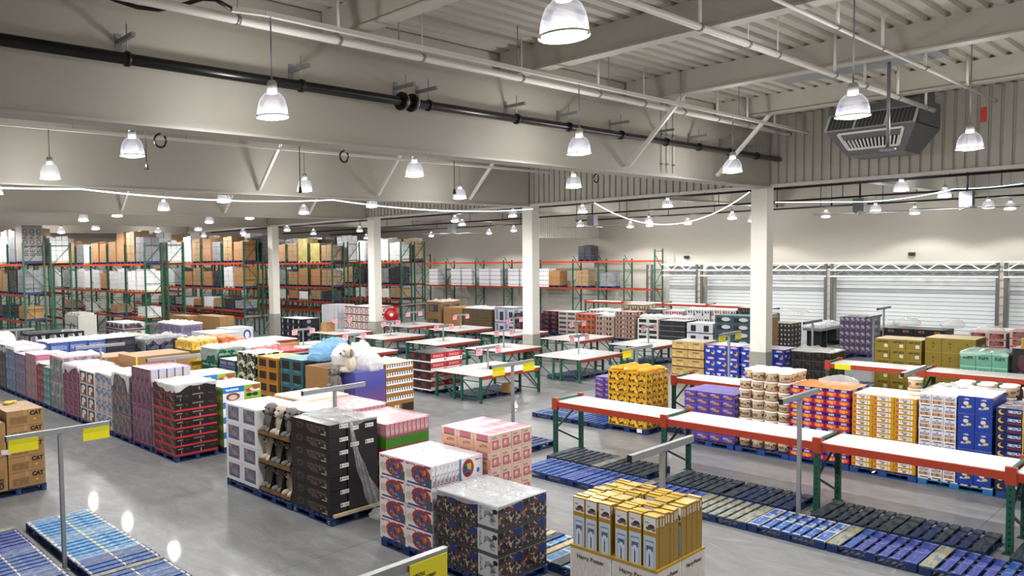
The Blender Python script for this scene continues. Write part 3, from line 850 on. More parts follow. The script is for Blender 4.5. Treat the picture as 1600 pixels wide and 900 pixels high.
# bare pallets
def lot(items):
    for it in items: pallet(*it[:3], **(it[3] if len(it) > 3 else {}))
P1 = ['worn'] * 7
lot([
 (13.62, 9.25, 'bare blue pallet farthest along the front run by the rack table', dict(deck='blue')),
 (13.62, 8.07, 'bare blue pallet, second from the far end of the front run', dict(mixd=['indigo', 'blue', 'blue'])),
 (13.62, 6.88, 'bare blue pallet, third from the far end of the front run', dict(mixd=['indigo', 'indigo', 'indigo', 'blue', 'indigo', 'indigo', 'worn'])),
 (13.62, 5.70, 'weathered grey-green pallet in the front run beside gold boxes', dict(mixd=P1)),
 (13.62, 4.51, 'blue pallet with white worn edges beside the tall sign post', dict(mixd=['edge', 'edge', 'edge', 'edge', 'edge', 'edge', 'edge'])),
 (13.62, 3.32, 'indigo pallet with a grey first board in the front run', dict(mixd=['indigo', 'indigo', 'indigo', 'indigo', 'indigo', 'blue', 'worn'])),
 (13.62, 2.13, 'indigo pallet second from the camera end of the front run', dict(mixd=['indigo', 'blue', 'indigo', 'indigo', 'indigo', 'indigo', 'worn'])),
 (13.62, .95, 'indigo pallet at the camera end of the front run', dict(deck='indigo')),
 (14.9, 9.47, 'dark weathered pallet under the rack table, far bay end', dict(deck='dark')),
 (14.9, 8.3, 'dark weathered pallet under the rack table, far bay inner', dict(mixd=['dark', 'dark', 'dark', 'dark', 'dark', 'dark', 'worn'])),
 (14.9, 6.75, 'dark navy pallet under the rack table, second bay outer', dict(deck='dark')),
 (14.9, 5.5, 'dark navy pallet ending at the tall sign post', dict(mixd=['navy', 'navy', 'dark', 'navy'])),
 (14.9, 4.0, 'dark slate pallet just past the tall sign post', dict(deck='dark')),
 (14.9, 2.8, 'dark slate pallet by the perforated green upright', dict(mixd=['dark', 'navy', 'navy'])),
 (14.9, 1.35, 'dark slate pallet under the camera end of the rack table', dict(deck='dark')),
 (15.1, 11.35, 'bare blue pallet behind the pink and cream boxes', dict(deck='deep')),
 (13.9, 11.35, 'bare blue pallet between the pink boxes and drink trays', dict(deck='blue')),
 (18.75, 12.72, 'bare blue pallet at the aisle end of the food row', dict(deck='line')),
 (18.75, 11.54, 'bare blue pallet beside the yellow bagged crates', dict(deck='blue')),
 (20.9, 9.3, 'bare pallet under the hidden rack table, near its end', dict(deck='line')),
 (20.9, 8.1, 'bare pallet under the hidden rack table, behind the violet boxes', dict(mixd=['blue', 'dark'])),
 (19.7, 9.4, 'bare pallet squeezed behind the violet box stack', dict(mixd=['dark', 'blue'])),
 (9.7, 6.88, 'pallet of mixed blue and bare boards beside the gold boxes', dict(mixd=['sky', 'cream', 'sky', 'deep', 'cream', 'sky', 'cream', 'dark', 'cream'])),
 (9.7, 5.7, 'dark mixed pallet between gold boxes and toy cartons', dict(mixd=['deep', 'sky', 'dark', 'cream'])),
 (4.17, 12.93, 'pale blue pallet with white nail lines at the row end', dict(mixd=['sky', 'sky', 'sky', 'sky', 'sky', 'sky', 'sky'])),
 (4.17, 11.74, 'pale blue pallet beside the foot of the sign', dict(deck='sky')),
 (4.17, 10.55, 'deep blue worn pallet next to the sign', dict(mixd=['line', 'line', 'worn', 'line', 'line', 'line', 'line'])),
 (4.17, 9.36, 'deep blue pallet lowest in the row by the sign', dict(deck='line')),
 (2.78, 12.9, 'indigo pallet, far one of the outer row', dict(mixd=['indigo'] * 6 + ['worn'])),
 (2.78, 11.71, 'indigo pallet with cream boards in the outer row', dict(mixd=['line'] * 7)),
 (2.78, 10.52, 'indigo pallet closest in the outer row', dict(deck='line')),
 (30.1, 8.7, 'bare dark pallet behind the yellow-carded rack, far end', dict(deck='navy', detail=1)),
 (28.3, 7.95, 'bare dark pallet behind the yellow-carded rack, middle', dict(deck='navy', detail=1)),
 (28.3, 6.75, 'bare dark pallet behind the yellow-carded rack, by gold cartons', dict(deck='navy', detail=1)),
 (38.3, 12.0, 'bare navy pallet on the open floor by the purple tower', dict(deck='navy', detail=1)),
 (38.3, 13.2, 'bare navy pallet on the open floor near the conveyors', dict(deck='navy', detail=1)),
 (33.0, 14.2, 'bare navy pallet just past the nearest pillar', dict(deck='navy', detail=1)),
])

# ------------------------------------------------------------------ tall pallet racks
FR = {}
def frame_parts(t, xa, y, H, D=1.07):
    key = ('post', H)
    if key not in FR:
        FR[key] = G().box(-.045, -.04, 0, .045, .04, H).mesh('post', green)
        g = G(); z = .25; flip = 0
        while z < H - .5:
            g.bar((.045, 0, z), (D - .045, 0, z), .035)
            a, b = ((.045, D - .045), (D - .045, .045))[flip % 2]
            g.bar((a, 0, z + .05), (b, 0, z + 1.05), .035)
            z += 1.1; flip += 1
        g.bar((.045, 0, H - .15), (D - .045, 0, H - .15), .035)
        FR[('br', H)] = g.mesh('brace', green)
    add('post', FR[key], t, (xa, y, 0)); add('post', FR[key], t, (xa + D, y, 0)); add('brace', FR[('br', H)], t, (xa, y, 0))
def beams(t, xa, ya, yb, z, mt, D=1.07, name='beam'):
    key = ('beam', round(yb - ya, 3), mt.name)
    if key not in FR:
        FR[key] = G().box(-.025, .045, -.06, .025, yb - ya - .045, .06).mesh('beam', mt)
    add(name, FR[key], t, (xa - .03, ya, z)); add(name, FR[key], t, (xa + D + .03, ya, z))
# loads standing on the racks: shrink-wrapped, each moves as one
wrapg = M('wrap_grey', '#8b8d90', .22, var=.35, scale=5, spec=.7)
wrapw = M('wrap_white', '#d9dadc', .22, var=.14, scale=5, spec=.7)
wrapd = M('wrap_dark', '#3a3b40', .22, var=.35, scale=6, spec=.7)
wraptan = M('wrap_tan', '#a58a68', .25, var=.25, scale=5, spec=.7)
wrapyel = M('wrap_yellow', '#b5a568', .25, var=.4, scale=3, spec=.7)
LOADS = [('brown carton', kraft, 2, 1, 2), ('white film', wrapw, 2, 2, 4), ('grey film', wrapg, 2, 2, 3), ('dark film', wrapd, 2, 2, 4), ('tan film', wraptan, 2, 2, 4), ('white carton', white, 3, 2, 5), ('yellowish film', wrapyel, 3, 2, 1)]
LM = {}
def load_mesh(ki, h, sx=1.0, sy=1.08):
    key = (ki, round(h, 1))
    if key not in LM:
        nm, mt, nx, ny, nz = LOADS[ki]
        g = G(); rr = random.Random(ki * 31 + int(h * 10))
        for i in range(nx):
            for j in range(ny):
                for q in range(nz):
                    hh = h / nz
                    e = rr.uniform(0.004, .02)
                    g.box(i * sx / nx + e, j * sy / ny + e, q * hh, (i + 1) * sx / nx - e, (j + 1) * sy / ny - e, (q + 1) * hh - .012 - (rr.uniform(0, .12 * h) if q == nz - 1 and nz > 1 else 0))
        LM[key] = g.mesh('load', mt)
    return LM[key]
skid = G()
for a in (0, .48, .96): skid.box(0, a, 0, 1.0, a + .12, .1)
skid.box(0, 0, .1, 1.0, 1.08, .13)
skid_b = skid.mesh('skid', PB['deep'])
skid2 = G()
for a in (0, .48, .96): skid2.box(0, a, 0, 1.0, a + .12, .1)
skid2.box(0, 0, .1, 1.0, 1.08, .13)
skid_c = skid2.mesh('skid', PB['cream'])
def rload(x, y, z, ki, h, where, name='pallet_load'):
    t = root('pallet_load', (x, y, z), '%s load on %s' % (LOADS[ki][0], where), 'pallet load')
    add('skid', skid_c if ki in (1, 5, 6) else skid_b, t)
    add('cartons', load_mesh(ki, h), t, (0, 0, .13))
    return t
rr = random.Random(5)
ROWX = [12.55, 19.35, 26.05, 33.2, 39.75]
LEV = [(4.78, 3.15, 1.75), (4.66, 3.0, 1.5), (4.6, 2.95, 1.55), (4.46, 2.75, 1.75), (4.4, 2.7, 1.6)]
rown = ['first', 'second', 'third', 'fourth', 'fifth']
BAY = 2.72; NB = 6; YE = 41.0
topk = {0: [2, 2, 1, 5, 0, 4, 0, 1, 2, 0, 3, 1], 1: [2, 4, 0, 0, 0, 0, 1, 2, 0, 4, 1, 0], 2: [0, 4, 2, 0, 4, 1, 0, 0, 2, 4, 0, 1], 3: [4, 6, 6, 4, 0, 2, 4, 0, 2, 0, 4, 0], 4: [1, 1, 2, 5, 5, 5, 2, 4, 5, 0, 1, 2]}
midk = {0: [2, 3, 4, 0, 2, 4, 2, 0, 1, 2, 3, 4], 1: [5, 5, 1, 1, 0, 1, 5, 1, 1, 2, 5, 1], 2: [0, 1, 3, 0, 4, 0, 2, 1, 4, 0, 3, 0], 3: [4, 0, 0, 4, 2, 1, 0, 4, 2, 0, 1, 4], 4: [3, 2, 3, 3, 4, 1, 3, 2, 4, 3, 1, 0]}
for ri, xr in enumerate(ROWX):
    for run in (0, 1):
        xa = xr + run * 1.42
        t = root('pallet_rack', (0, 0, 0), '%s tall green pallet rack from the toy aisle, %s half' % (rown[ri], ('aisle-side', 'rear')[run]), 'pallet rack')
        for b in range(NB + 1):
            frame_parts(t, xa, YE + b * BAY, 5.92)
        for b in range(NB):
            for li, z in enumerate(LEV[ri] + ((1.1,) if ri > 1 else ())):
                beams(t, xa, YE + b * BAY, YE + (b + 1) * BAY, z, orange if li == 0 else redor)
            for s in range(2):
                n = b * 2 + s
                y = YE + b * BAY + .12 + s * 1.28
                if run == 0:
                    h = rr.uniform(1.15, 1.9); h2 = rr.uniform(1.0, 1.32)
                    w = 'the top beam of the %s rack, %s from end' % (rown[ri], ORD[n + 1])
                    if (ri, n) != (0, 0): rload(xa + .02, y, LEV[ri][0] + .06, topk[ri][n], h, w)
                    w = 'the middle beam, %s rack, %s from its end' % (rown[ri], ORD[n + 1])
                    rload(xa + .02, y, LEV[ri][1] + .06, midk[ri][n], h2, w)
                    if ri >= 2 or n % 3 == 0:
                        rload(xa + .02, y, LEV[ri][2] + .06, (n + ri) % 6, rr.uniform(.5, .75), 'the low beam, %s rack, %s from its end' % (rown[ri], ORD[n + 1]))
                elif n < 6:
                    rload(xa + .02, y, LEV[ri][0] + .06, (topk[ri][n] + 3) % 6, rr.uniform(1.2, 2.0), 'the rear top beam, %s rack, %s from its end' % (rown[ri], ORD[n + 1]))
        t2 = add('end_guard', G().box(xa - .1, YE - .12, 1.18, xa + 1.17, YE - .06, 1.3).mesh('end_guard', pinkcard if False else galv), t)
# big lettering on the tall grey load at the end of the first rack
ld = root('pallet_load', (12.58, 41.14, 4.84), 'tall grey load printed with big upright letters on the first rack', 'pallet load')
# wall rack at the back
WY = [27.6, 29.9, 31.95, 34.1, 37.8, 40.65, 43.65, 47.05, 50.0]
t = root('wall_rack', (0, 0, 0), 'long open green and orange rack against the back wall', 'pallet rack')
for i, y in enumerate(WY):
    frame_parts(t, 51.2, y, 5.0 if i in (0, 8) else 4.35)
for a, b in zip(WY[:-1], WY[1:]):
    for z, mt in ((4.15, orange), (2.15, redor)):
        key = ('wb', round(b - a, 2), z)
        for dx in (-.05, 1.12):
            add('beam', G().box(-.025, .045, -.06, .025, b - a - .045, .06).mesh('beam', mt), t, (51.2 + dx, a, z))
wm = ART('dotted_white_case', '#e4e4e8', [('e', .25, .72, .1, .08, '#2b2f3a'), ('e', .75, .72, .1, .08, '#5a3036'), ('e', .25, .22, .1, .07, '#2b2f3a'), ('e', .75, .22, .1, .07, '#7a2b30')], .35, tile=(3, 2))
for i, y in enumerate((48.4, 46.9 - 1.15, 45.3 - .8, 43.75 - 1.2, 42.2 - .9, 40.7 - 1.2, 39.2 - .95, 36.6)):
    tag(add('white_pack_stack', G().box(0, 0, 0, 1.0, 1.02, 1.42).mesh('white_pack_stack', wm), None, (51.2, y - .3, 2.22)), 'white dotted pack block on the wall rack, %s from the tall racks' % ORD[i + 1], 'pallet load', 'white packs on the wall rack')
for i, (y, kk, h) in enumerate(((35.3, 0, 1.2), (33.0 - .15, 4, 1.3), (31.0 - .2, 2, 1.0))):
    rload(51.25, y, 2.22, kk, h, 'the wall rack past the white packs, %s along' % ORD[i + 1])
rload(51.25, 32.6, 4.22, 3, 1.1, 'top of the wall rack behind a pillar')
rload(51.25, 28.4, .0, 3, .7, 'the floor under the wall rack')
# ------------------------------------------------------------------ goods: every carton is a thing of its own
def stack(desc, cat, x, y, D, L, z0, H, nx, ny, nz, mats, name='carton', side=True, top=True, kids=None, gap=.007, jit=.004, pal=True, palname=None, xs=None, hole=None, deckc='navy', base='deep', grp=None, depth=99):
    """x, y: corner nearest the camera; D along X, L along Y; only the cartons that can be seen are built"""
    fm, sm, tm = mats
    g = grp or desc + 's'
    if name in ('carton', 'toy_box', 'tray', 'crate'):
        wd = re.sub(r' (with|in|on|of|before|under|beside|behind|at|turned|standing|below|by|and|to) .*', '', desc.replace('-', ' ')).split(' ')
        name = '_'.join(wd[-3:] if len(wd) > 2 else wd)
    w = [D / nx] * nx if not xs else xs
    cl, ch = L / ny, H / nz
    cache = {}
    made = []
    px = x
    for i in range(nx):
        for j in range(ny):
            for q in range(nz):
                vis = i == 0 or (side and j == 0) or (top and q == nz - 1)
                if not vis or i >= depth or (hole and hole(i, j, q)): continue
                key = round(w[i], 4)
                if key not in cache:
                    cache[key] = G().box(0, 0, 0, w[i] - gap, cl - gap, ch - .005, faces=dict(front=0, side=1, top=2, back=0, far=1, bottom=2)).mesh(name, fm, sm, tm)
                if i == 0: pos_ = '%s layer up, %s from the corner' % (ORD[q + 1], ORD[j + 1])
                elif side and j == 0: pos_ = '%s layer up, %s back on the end face' % (ORD[q + 1], ORD[i + 1])
                else: pos_ = 'top layer, %s row back, %s across' % (ORD[i + 1], ORD[j + 1])
                o = add(name, cache[key], None, (px + R.uniform(-jit, jit) + gap / 2, y + j * cl + R.uniform(-jit, jit) + gap / 2, z0 + q * ch + .001), R.uniform(-.004, .004))
                tag(o, desc + ', ' + pos_, cat, g)
                if kids: kids(o, i, j, q, w[i] - gap, cl - gap, ch - .005)
                made.append(o)
        px += w[i]
    if pal:
        pallet(x + D / 2 - PL / 2, y + L / 2 - PL / 2, 'loaded pallet under the %s stack' % (palname or desc), deckc, base=base, detail=1 if x < 24 else 0, group='loaded pallets')
    return made

def ridged(rr, k=6, fmin=3, fmax=11):
    ws = [(rr.uniform(0, math.pi), rr.uniform(fmin, fmax), rr.uniform(0, 6.28), rr.uniform(.4, 1)) for _ in range(k)]
    def f(u, v):
        t = 0
        for a, q, p, w in ws:
            t += w * (1 - abs(math.sin((u * math.cos(a) + v * math.sin(a)) * q + p + .5 * math.sin(u * 2.3 + v * 1.7 + p)))) ** 5
        return t
    return f
def sheet(x0, x1, y0, y1, z, label, mt=film_white, hang=.3, seed=0, amp=.05, n=34, name='plastic_sheet', sides='fsby', fmin=1.5, fmax=7):
    """a thrown-over plastic sheet: creased on top, folding down over the edges"""
    rr = random.Random(seed)
    ph = [rr.uniform(0, 6.28) for _ in range(8)]
    rg = ridged(rr, 6, fmin, fmax)
    hx0 = hang if 'f' in sides else .02; hx1 = hang if 'b' in sides else .02
    hy0 = hang if 's' in sides else .02; hy1 = hang if 'y' in sides else .02
    ax, bx, ay, by = x0 - hx0, x1 + hx1, y0 - hy0, y1 + hy1
    pts = []
    for i in range(n + 1):
        row = []
        for j in range(n + 1):
            u = ax + (bx - ax) * i / n; v = ay + (by - ay) * j / n
            ox = max(x0 - u, u - x1, 0); oy = max(y0 - v, v - y1, 0)
            d = max(ox, oy)
            sx = -1 if u < x0 else 1; sy = -1 if v < y0 else 1
            along = v if ox >= oy else u
            wv = .5 + .32 * math.sin(along * 2.3 + ph[0]) + .22 * math.sin(along * 5.1 + ph[1]) + .1 * math.sin(along * 13 + ph[3])
            fall = max(.12, min(1, wv + (.35 if min(abs(v - y0), abs(v - y1)) < .15 and ox > 0 else 0)))
            puff = .01 + min(1, d * 8) * (.006 + .016 * (1 - abs(math.sin(along * 9 + ph[2]))) ** 2)
            X = min(max(u, x0), x1) + (sx * puff if ox > 0 else 0)
            Y = min(max(v, y0), y1) + (sy * puff if oy > 0 else 0)
            edge = min(1, min(u - x0, x1 - u, v - y0, y1 - v) / .12) if d == 0 else 0
            Z = z + .012 - d * fall * (.62 if (ox > 0 and oy > 0) else 1)
            if d == 0:
                Z += edge * amp * .55 * rg(u, v) + rr.uniform(0, .004)
            row.append((X, Y, Z))
        pts.append(row)
    g = G()
    for i in range(n):
        for j in range(n):
            g.face([pts[i][j], pts[i + 1][j], pts[i + 1][j + 1], pts[i][j + 1]], smooth=True)
    return tag(add(name, g.mesh(name, mt)), label, 'plastic sheet')
def bundle(c, r, mt, label, seed=0, name='plastic_bundle', n=(26, 16), jit=.12, cat='plastic bundle'):
    rr = random.Random(seed)
    rg = ridged(rr, 6, 1.2, 3.2)
    nu, nv = n
    rows_ = []
    for v in range(nv + 1):
        th = math.pi * v / nv
        row = []
        for u in range(nu):
            ph_ = 2 * math.pi * u / nu
            dx, dy, dz = math.sin(th) * math.cos(ph_), math.sin(th) * math.sin(ph_), -math.cos(th)
            q = .8 + jit * 1.5 * rg(dx + dz * .7, dy - dz * .5) * .7 + .06 * math.sin(dx * 4 + seed) * math.cos(dy * 3 + seed)
            dz2 = dz if dz > -.55 else -.55
            row.append((c[0] + r[0] * q * dx, c[1] + r[1] * q * dy, c[2] + r[2] * (q * dz2 if dz2 > -.5 else -.5)))
        rows_.append(row)
    g = G()
    for v in range(nv):
        for u in range(nu):
            w = (u + 1) % nu
            if v == 0: g.face([rows_[0][0], rows_[1][w], rows_[1][u]], smooth=True)
            elif v == nv - 1: g.face([rows_[v][u], rows_[v][w], rows_[nv][0]], smooth=True)
            else: g.face([rows_[v][u], rows_[v][w], rows_[v + 1][w], rows_[v + 1][u]], smooth=True)
    return tag(add(name, g.mesh(name, mt)), label, cat)

K4 = '#17161a'
# ---- row of toys along the left aisle (X = 8.4) ----
carA = ART('car_front', '#141214', [('n', .08, .12, .92, .9, ['#141214', '#8f1f26', '#27272b', '#141214', '#6b5a48', '#2c1214'], 7, 3), ('r', 0, .9, 1, 1, '#b3272e'), ('r', 0, 0, .05, 1, '#b3272e')], .35)
carB = ART('car_side', '#121114', [('n', .35, .2, .95, .75, ['#121114', '#2b2a2f', '#121114', '#43292b', '#121114', '#a3957a'], 8, 3), ('t', .1, .7, .5, .85, '#8a8278', 12)], .35)
cart = ART('car_top', '#1b1a1e', [('r', 0, 0, 1, .1, '#a3252c')], .4)
redrim = M('red_tray', '#c22d35', .4, var=.06)
def rim_red(o, i, j, q, w, l, h):
    if q < 6 and (i == 0 or j == 0):
        add('tray_rim', G().box(-.006, -.006, 0, w + .006, l + .006, .045, skip='tu').mesh('tray_rim', redrim), o)
stack('red-trayed black toy car box', 'toy box', 8.4, 16.42, 1.14, 1.16, .145, 1.71, 2, 2, 8, (carA, carB, cart), 'toy_box', xs=[.4, .74], kids=rim_red)
sheet(8.4, 9.54, 16.42, 17.58, 1.86, 'milky plastic sheet draped over the black and red toy car boxes', seed=3, hang=.2, n=44)
dollA = ART('doll_front', '#4b4e54', [('r', 0, 0, .16, 1, '#a62c66'), ('n', .22, .06, .9, .94, ['#33363c', '#62656b', '#4b4e54', '#7a6a72', '#3a3d44'], 3, 7), ('r', .9, 0, 1, 1, '#c03a7a'), ('r', 0, 0, 1, .04, '#a62c66')], .3)
dollB = ART('doll_side', '#b7b9da', [('e', .38, .78, .3, .16, '#cdbfae'), ('e', .42, .3, .26, .24, '#8f98b4'), ('r', .0, 0, .14, 1, '#55585e'), ('n', .18, .1, .6, .55, ['#9aa3c0', '#c8c9dd', '#7d86a5'], 4, 6)], .3)
dollT = ART('doll_top', '#b64a7c', [('r', 0, 0, .6, 1, '#b9939f'), ('t', .1, .2, .9, .8, '#d68aac', 8)], .4)
stack('grey magenta-edged doll box', 'toy box', 8.4, 17.72, 1.14, 1.1, .145, 1.95, 5, 4, 2, (dollA, dollB, dollT), 'toy_box')
mixA = ART('figure_mix', '#5d6068', [('n', .04, .1, .96, .96, ['#5d6068', '#8b5a4a', '#3f5a78', '#8a8d93', '#6b4f6b', '#a08a5a', '#44474d'], 6, 4), ('r', 0, 0, 1, .07, '#8c3a58')], .35)
stack('grey mixed toy figure box', 'toy box', 8.4, 18.95, 1.14, 1.16, .145, 1.67, 2, 3, 3, (mixA, mixA, white), 'toy_box', side=False)
sheet(8.4, 9.54, 18.95, 20.1, 1.83, 'milky plastic sheet over the grey toy figure boxes', seed=5, hang=.5, sides='fs')
silvA = ART('silver_doll', '#a9abb2', [('n', .05, .05, .95, .95, ['#a9abb2', '#7c88a8', '#c5c5cc', '#8d7f86', '#6c7690', '#b99a94'], 4, 5)], .25)
stack('silver doll box with pale window', 'toy box', 8.4, 20.2, 1.14, 1.1, .145, 1.54, 2, 3, 4, (silvA, silvA, white), 'toy_box', side=False)
sheet(8.4, 9.5, 20.15, 21.3, 1.7, 'milky plastic sheet over the silver doll boxes', seed=6, hang=.1)
santA = ART('white_tray_display', '#d9dadb', [('r', .08, .1, .92, .92, '#2a2420'), ('e', .5, .4, .34, .34, '#a8302c'), ('e', .5, .62, .26, .2, '#e9e4da'), ('e', .36, .3, .16, .18, '#efe9df'), ('r', .0, 0, 1, .12, '#8d9093')], .4)
stack('white tray of red figures', 'display tray', 8.4, 21.38, 1.14, 1.16, .145, 1.49, 2, 2, 4, (santA, white, white), 'display_tray', side=False)
bundle((8.95, 21.95, 1.66), (.5, .5, .13), film_clear, 'crumpled clear film on top of the red and white figures', 8)
pnkA = ART('pink_tray_box', '#6a4350', [('n', .06, .14, .94, .94, ['#5a3f48', '#8c4a66', '#3d3a40', '#94808a', '#7a2f52'], 6, 3), ('r', 0, 0, 1, .12, '#c2447c')], .35)
stack('hot pink trayed toy box', 'toy box', 8.4, 22.62, 1.14, 1.26, .145, 1.5, 2, 3, 6, (pnkA, pnkA, M('rose', '#d78aa8')), 'toy_box', side=True)
sheet(8.4, 9.54, 22.62, 23.88, 1.7, 'milky plastic sheet over the hot pink tray boxes', seed=9, hang=.34)
grvA = ART('grey_vertical', '#8d8f92', [('n', .06, .04, .94, .96, ['#8d8f92', '#6f7276', '#a8a9ab', '#7d7478'], 3, 6), ('r', 0, .96, 1, 1, '#c99aac')], .25)
stack('tall shiny grey toy box', 'toy box', 8.4, 23.96, 1.14, 1.16, .145, 1.7, 2, 2, 2, (grvA, grvA, M('pale_pink', '#e7c3d0')), 'toy_box')
sheet(8.4, 9.54, 23.96, 25.1, 1.86, 'pinkish plastic film over the tall shiny grey toy boxes', film_pink, seed=10, hang=.14)
rdtA = ART('red_half', '#7c2f33', [('n', .05, .08, .95, .92, ['#7c2f33', '#a3474a', '#5a2b30', '#8a7a74'], 4, 4)], .35)
tltA = ART('teal_half', '#4f7f82', [('n', .05, .08, .95, .92, ['#4f7f82', '#7aa6a6', '#3e6468', '#8fb0ae'], 4, 4)], .35)
stack('teal boxed toy', 'toy box', 8.4, 25.2, 1.14, .62, .145, 1.25, 1, 2, 5, (tltA, tltA, white), 'toy_box', pal=False)
stack('dull red boxed toy', 'toy box', 8.4, 25.83, 1.14, .62, .145, 1.32, 1, 2, 5, (rdtA, rdtA, white), 'toy_box', pal=False)
pallet(8.39, 25.25, 'loaded pallet under the teal and red boxed toys', 'navy', detail=1, group='loaded pallets')
sheet(8.4, 9.54, 25.2, 26.44, 1.5, 'milky plastic sheet lying over the teal and red boxed toys', seed=12, hang=.12)
for nm, y, H, a, b in (('rosy pink boxed doll', 26.52, 1.56, '#9c7f84', ['#9c7f84', '#b06a86', '#7f7a7e', '#c79a8a', '#6b7d84']), ('violet boxed doll', 27.72, 1.46, '#6f6584', ['#6f6584', '#8d7fa4', '#575068', '#8a8590']),
                       ('blue boxed toy', 28.9, 1.54, '#5a6f96', ['#5a6f96', '#7e93b4', '#46587a', '#9a9a80']), ('charcoal boxed toy', 30.1, 1.62, '#3b383c', ['#3b383c', '#57464e', '#2a282c', '#70666a'])):
    a_ = ART(nm.replace(' ', '_'), a, [('n', .04, .1, .96, .96, b, 5, 4)], .32)
    s_ = ART(nm.replace(' ', '_') + '_side', '#c4587f' if 'pink' in nm else a, [('n', .1, .1, .9, .8, [b[0], b[1], '#cf6f96' if 'pink' in nm else b[2]], 5, 3)], .32)
    stack(nm, 'toy box', 8.4, y, 1.14, 1.14, .145, H, 2, 3, 4, (a_, s_, M('pale_rose_top', '#d6c4cb')), 'toy_box')
sheet(8.42, 9.52, 28.9, 31.2, 1.78, 'milky plastic sheet over the blue boxed toys', seed=14, hang=.3)
# ---- back of that row (X = 9.7) ----
toyF = ART('learning_toy_end', '#6f8f3a', [('n', .05, .1, .95, .5, ['#6f8f3a', '#8fae4c', '#5b6b5a', '#b9a56a'], 4, 4)], .35)
toyS = ART('learning_toy', '#e6e8ea', [('r', 0, .58, .55, 1, '#2877c4'), ('r', .55, 0, 1, 1, '#8fb23c'), ('e', .26, .3, .18, .26, '#7a4a34'), ('e', .26, .26, .11, .17, '#d8c0a8'), ('e', .68, .3, .08, .12, '#2c3444'), ('e', .84, .3, .08, .12, '#2c3444'), ('n', .58, .5, .98, .95, ['#8fb23c', '#b04a4a', '#e6d8b0', '#6f8f3a'], 5, 4), ('t', .06, .72, .4, .86, '#e8f0f8', 14)], .3)
stack('blue and green learning toy box', 'toy box', 9.72, 16.42, 1.14, 1.14, .145, 1.5, 1, 3, 4, (toyF, toyS, white), 'toy_box', palname='blue and green learning toys')
stack('taller blue and green learning toy box', 'toy box', 9.62, 17.72, 1.3, 1.1, .145, 1.64, 1, 3, 4, (toyF, toyS, white), 'toy_box', palname='taller learning toys')
kr1 = ART('long_carton', '#9a7044', [('r', .05, .55, .16, .75, '#4a3622'), ('t', .2, .55, .5, .7, '#5e4428', 10), ('r', .45, .45, .62, .72, '#15110e'), ('r', .82, .1, .95, .4, '#3a2a1a')], .6)
b1 = tag(add('long_carton', G().box(0, 0, 0, 1.8, 1.3, 1.82, faces=dict(front=1, side=0, top=1, back=1, far=0)).mesh('long_carton', kr1, kraft), None, (9.72, 21.4, .145)), 'long brown carton behind the magenta doll boxes', 'carton')
add('tape_strip', G().box(-.003, -.003, 1.0, .05, .02, 1.83).mesh('tape_strip', M('yellow_tape', '#d6c824')), b1)
pallet(9.9, 21.5, 'pallet carrying the long brown carton', 'navy', detail=1)
b1 = tag(add('long_carton', G().box(0, 0, 0, 1.15, 1.2, 1.6, faces=dict(front=1, side=0, top=1, back=1, far=0)).mesh('long_carton', kr1, kraft), None, (9.72, 23.7, .145)), 'shorter brown carton beside the pink film', 'carton')
add('edge_guard', G().box(-.02, -.01, .2, .05, .0, 1.62).mesh('edge_guard', M('lilac_edge', '#9a9cae')), b1)
pallet(9.72, 23.72, 'pallet carrying the shorter brown carton', 'navy', detail=1)
stack('white crate under plastic film', 'crate', 9.72, 26.0, 1.14, 1.8, .145, 1.3, 1, 2, 2, (white, white, white), 'crate', palname='film-draped crates')
sheet(9.7, 10.9, 26.0, 27.8, 1.5, 'large milky sheet draped over crates behind the pink boxes', seed=21, hang=.55, amp=.12)
bluB = ART('blue_tray_box', '#3f5596', [('t', .1, .3, .9, .7, '#8b9cc8', 10), ('r', 0, 0, .05, 1, '#1f2a55')], .35)
blkB = ART('black_tray_box', '#1d2029', [('t', .1, .3, .9, .7, '#3a4256', 10)], .35)
stack('blue cased goods box', 'carton', 9.72, 29.0, 2.2, 1.3, .145, 1.68, 3, 2, 4, (bluB, bluB, white), palname='blue cased goods')
stack('black cased goods box', 'carton', 11.95, 29.0, 1.2, 1.3, .145, 1.68, 2, 2, 4, (blkB, blkB, white), palname='black cased goods')
sheet(9.7, 13.2, 29.0, 30.3, 1.84, 'long milky sheet over the blue and black cased goods', seed=23, hang=.06, amp=.1)
bundle((8.95, 32.2, 1.75), (.55, .7, .45), film_white, 'milky bundle of film on the far toy stacks', 24)
stack('far dark toy box under film', 'toy box', 8.4, 31.4, 1.14, 1.6, .145, 1.4, 1, 3, 4, (MATS['charcoal_boxed_toy'], MATS['charcoal_boxed_toy'], white), 'toy_box')
# ---- nearer island: white boxes, plush trays, black gift boxes ----
whtA = ART('white_window_box', '#e9e9ec', [('r', .14, .18, .86, .9, '#6a6f80'), ('n', .14, .18, .86, .9, ['#6a6f80', '#8d7f86', '#4d5873', '#9a8f8a', '#7a5a62', '#4a5a8a'], 5, 5)], .3)
whtS = ART('white_plain_side', '#e4e4e6', [('r', .96, 0, 1, 1, '#b9bac0')], .3)
whtT = ART('white_spine_top', '#dcdce4', [('t', .04, .2, .96, .8, '#8f90a8', 16), ('r', 0, .92, 1, 1, '#9a9ab0')], .35)
stack('white window box of toys', 'toy box', 8.42, 12.92, 1.13, 1.2, .145, 1.62, 5, 2, 4, (whtA, whtS, whtT), 'toy_box')
furA = M('fur_grey', '#837e78', .85, var=.35, scale=30); furB = M('fur_cream', '#d3c6b2', .85, var=.2, scale=30); nosek = M('nose_black', '#0c0b0b', .3)
plm = {}
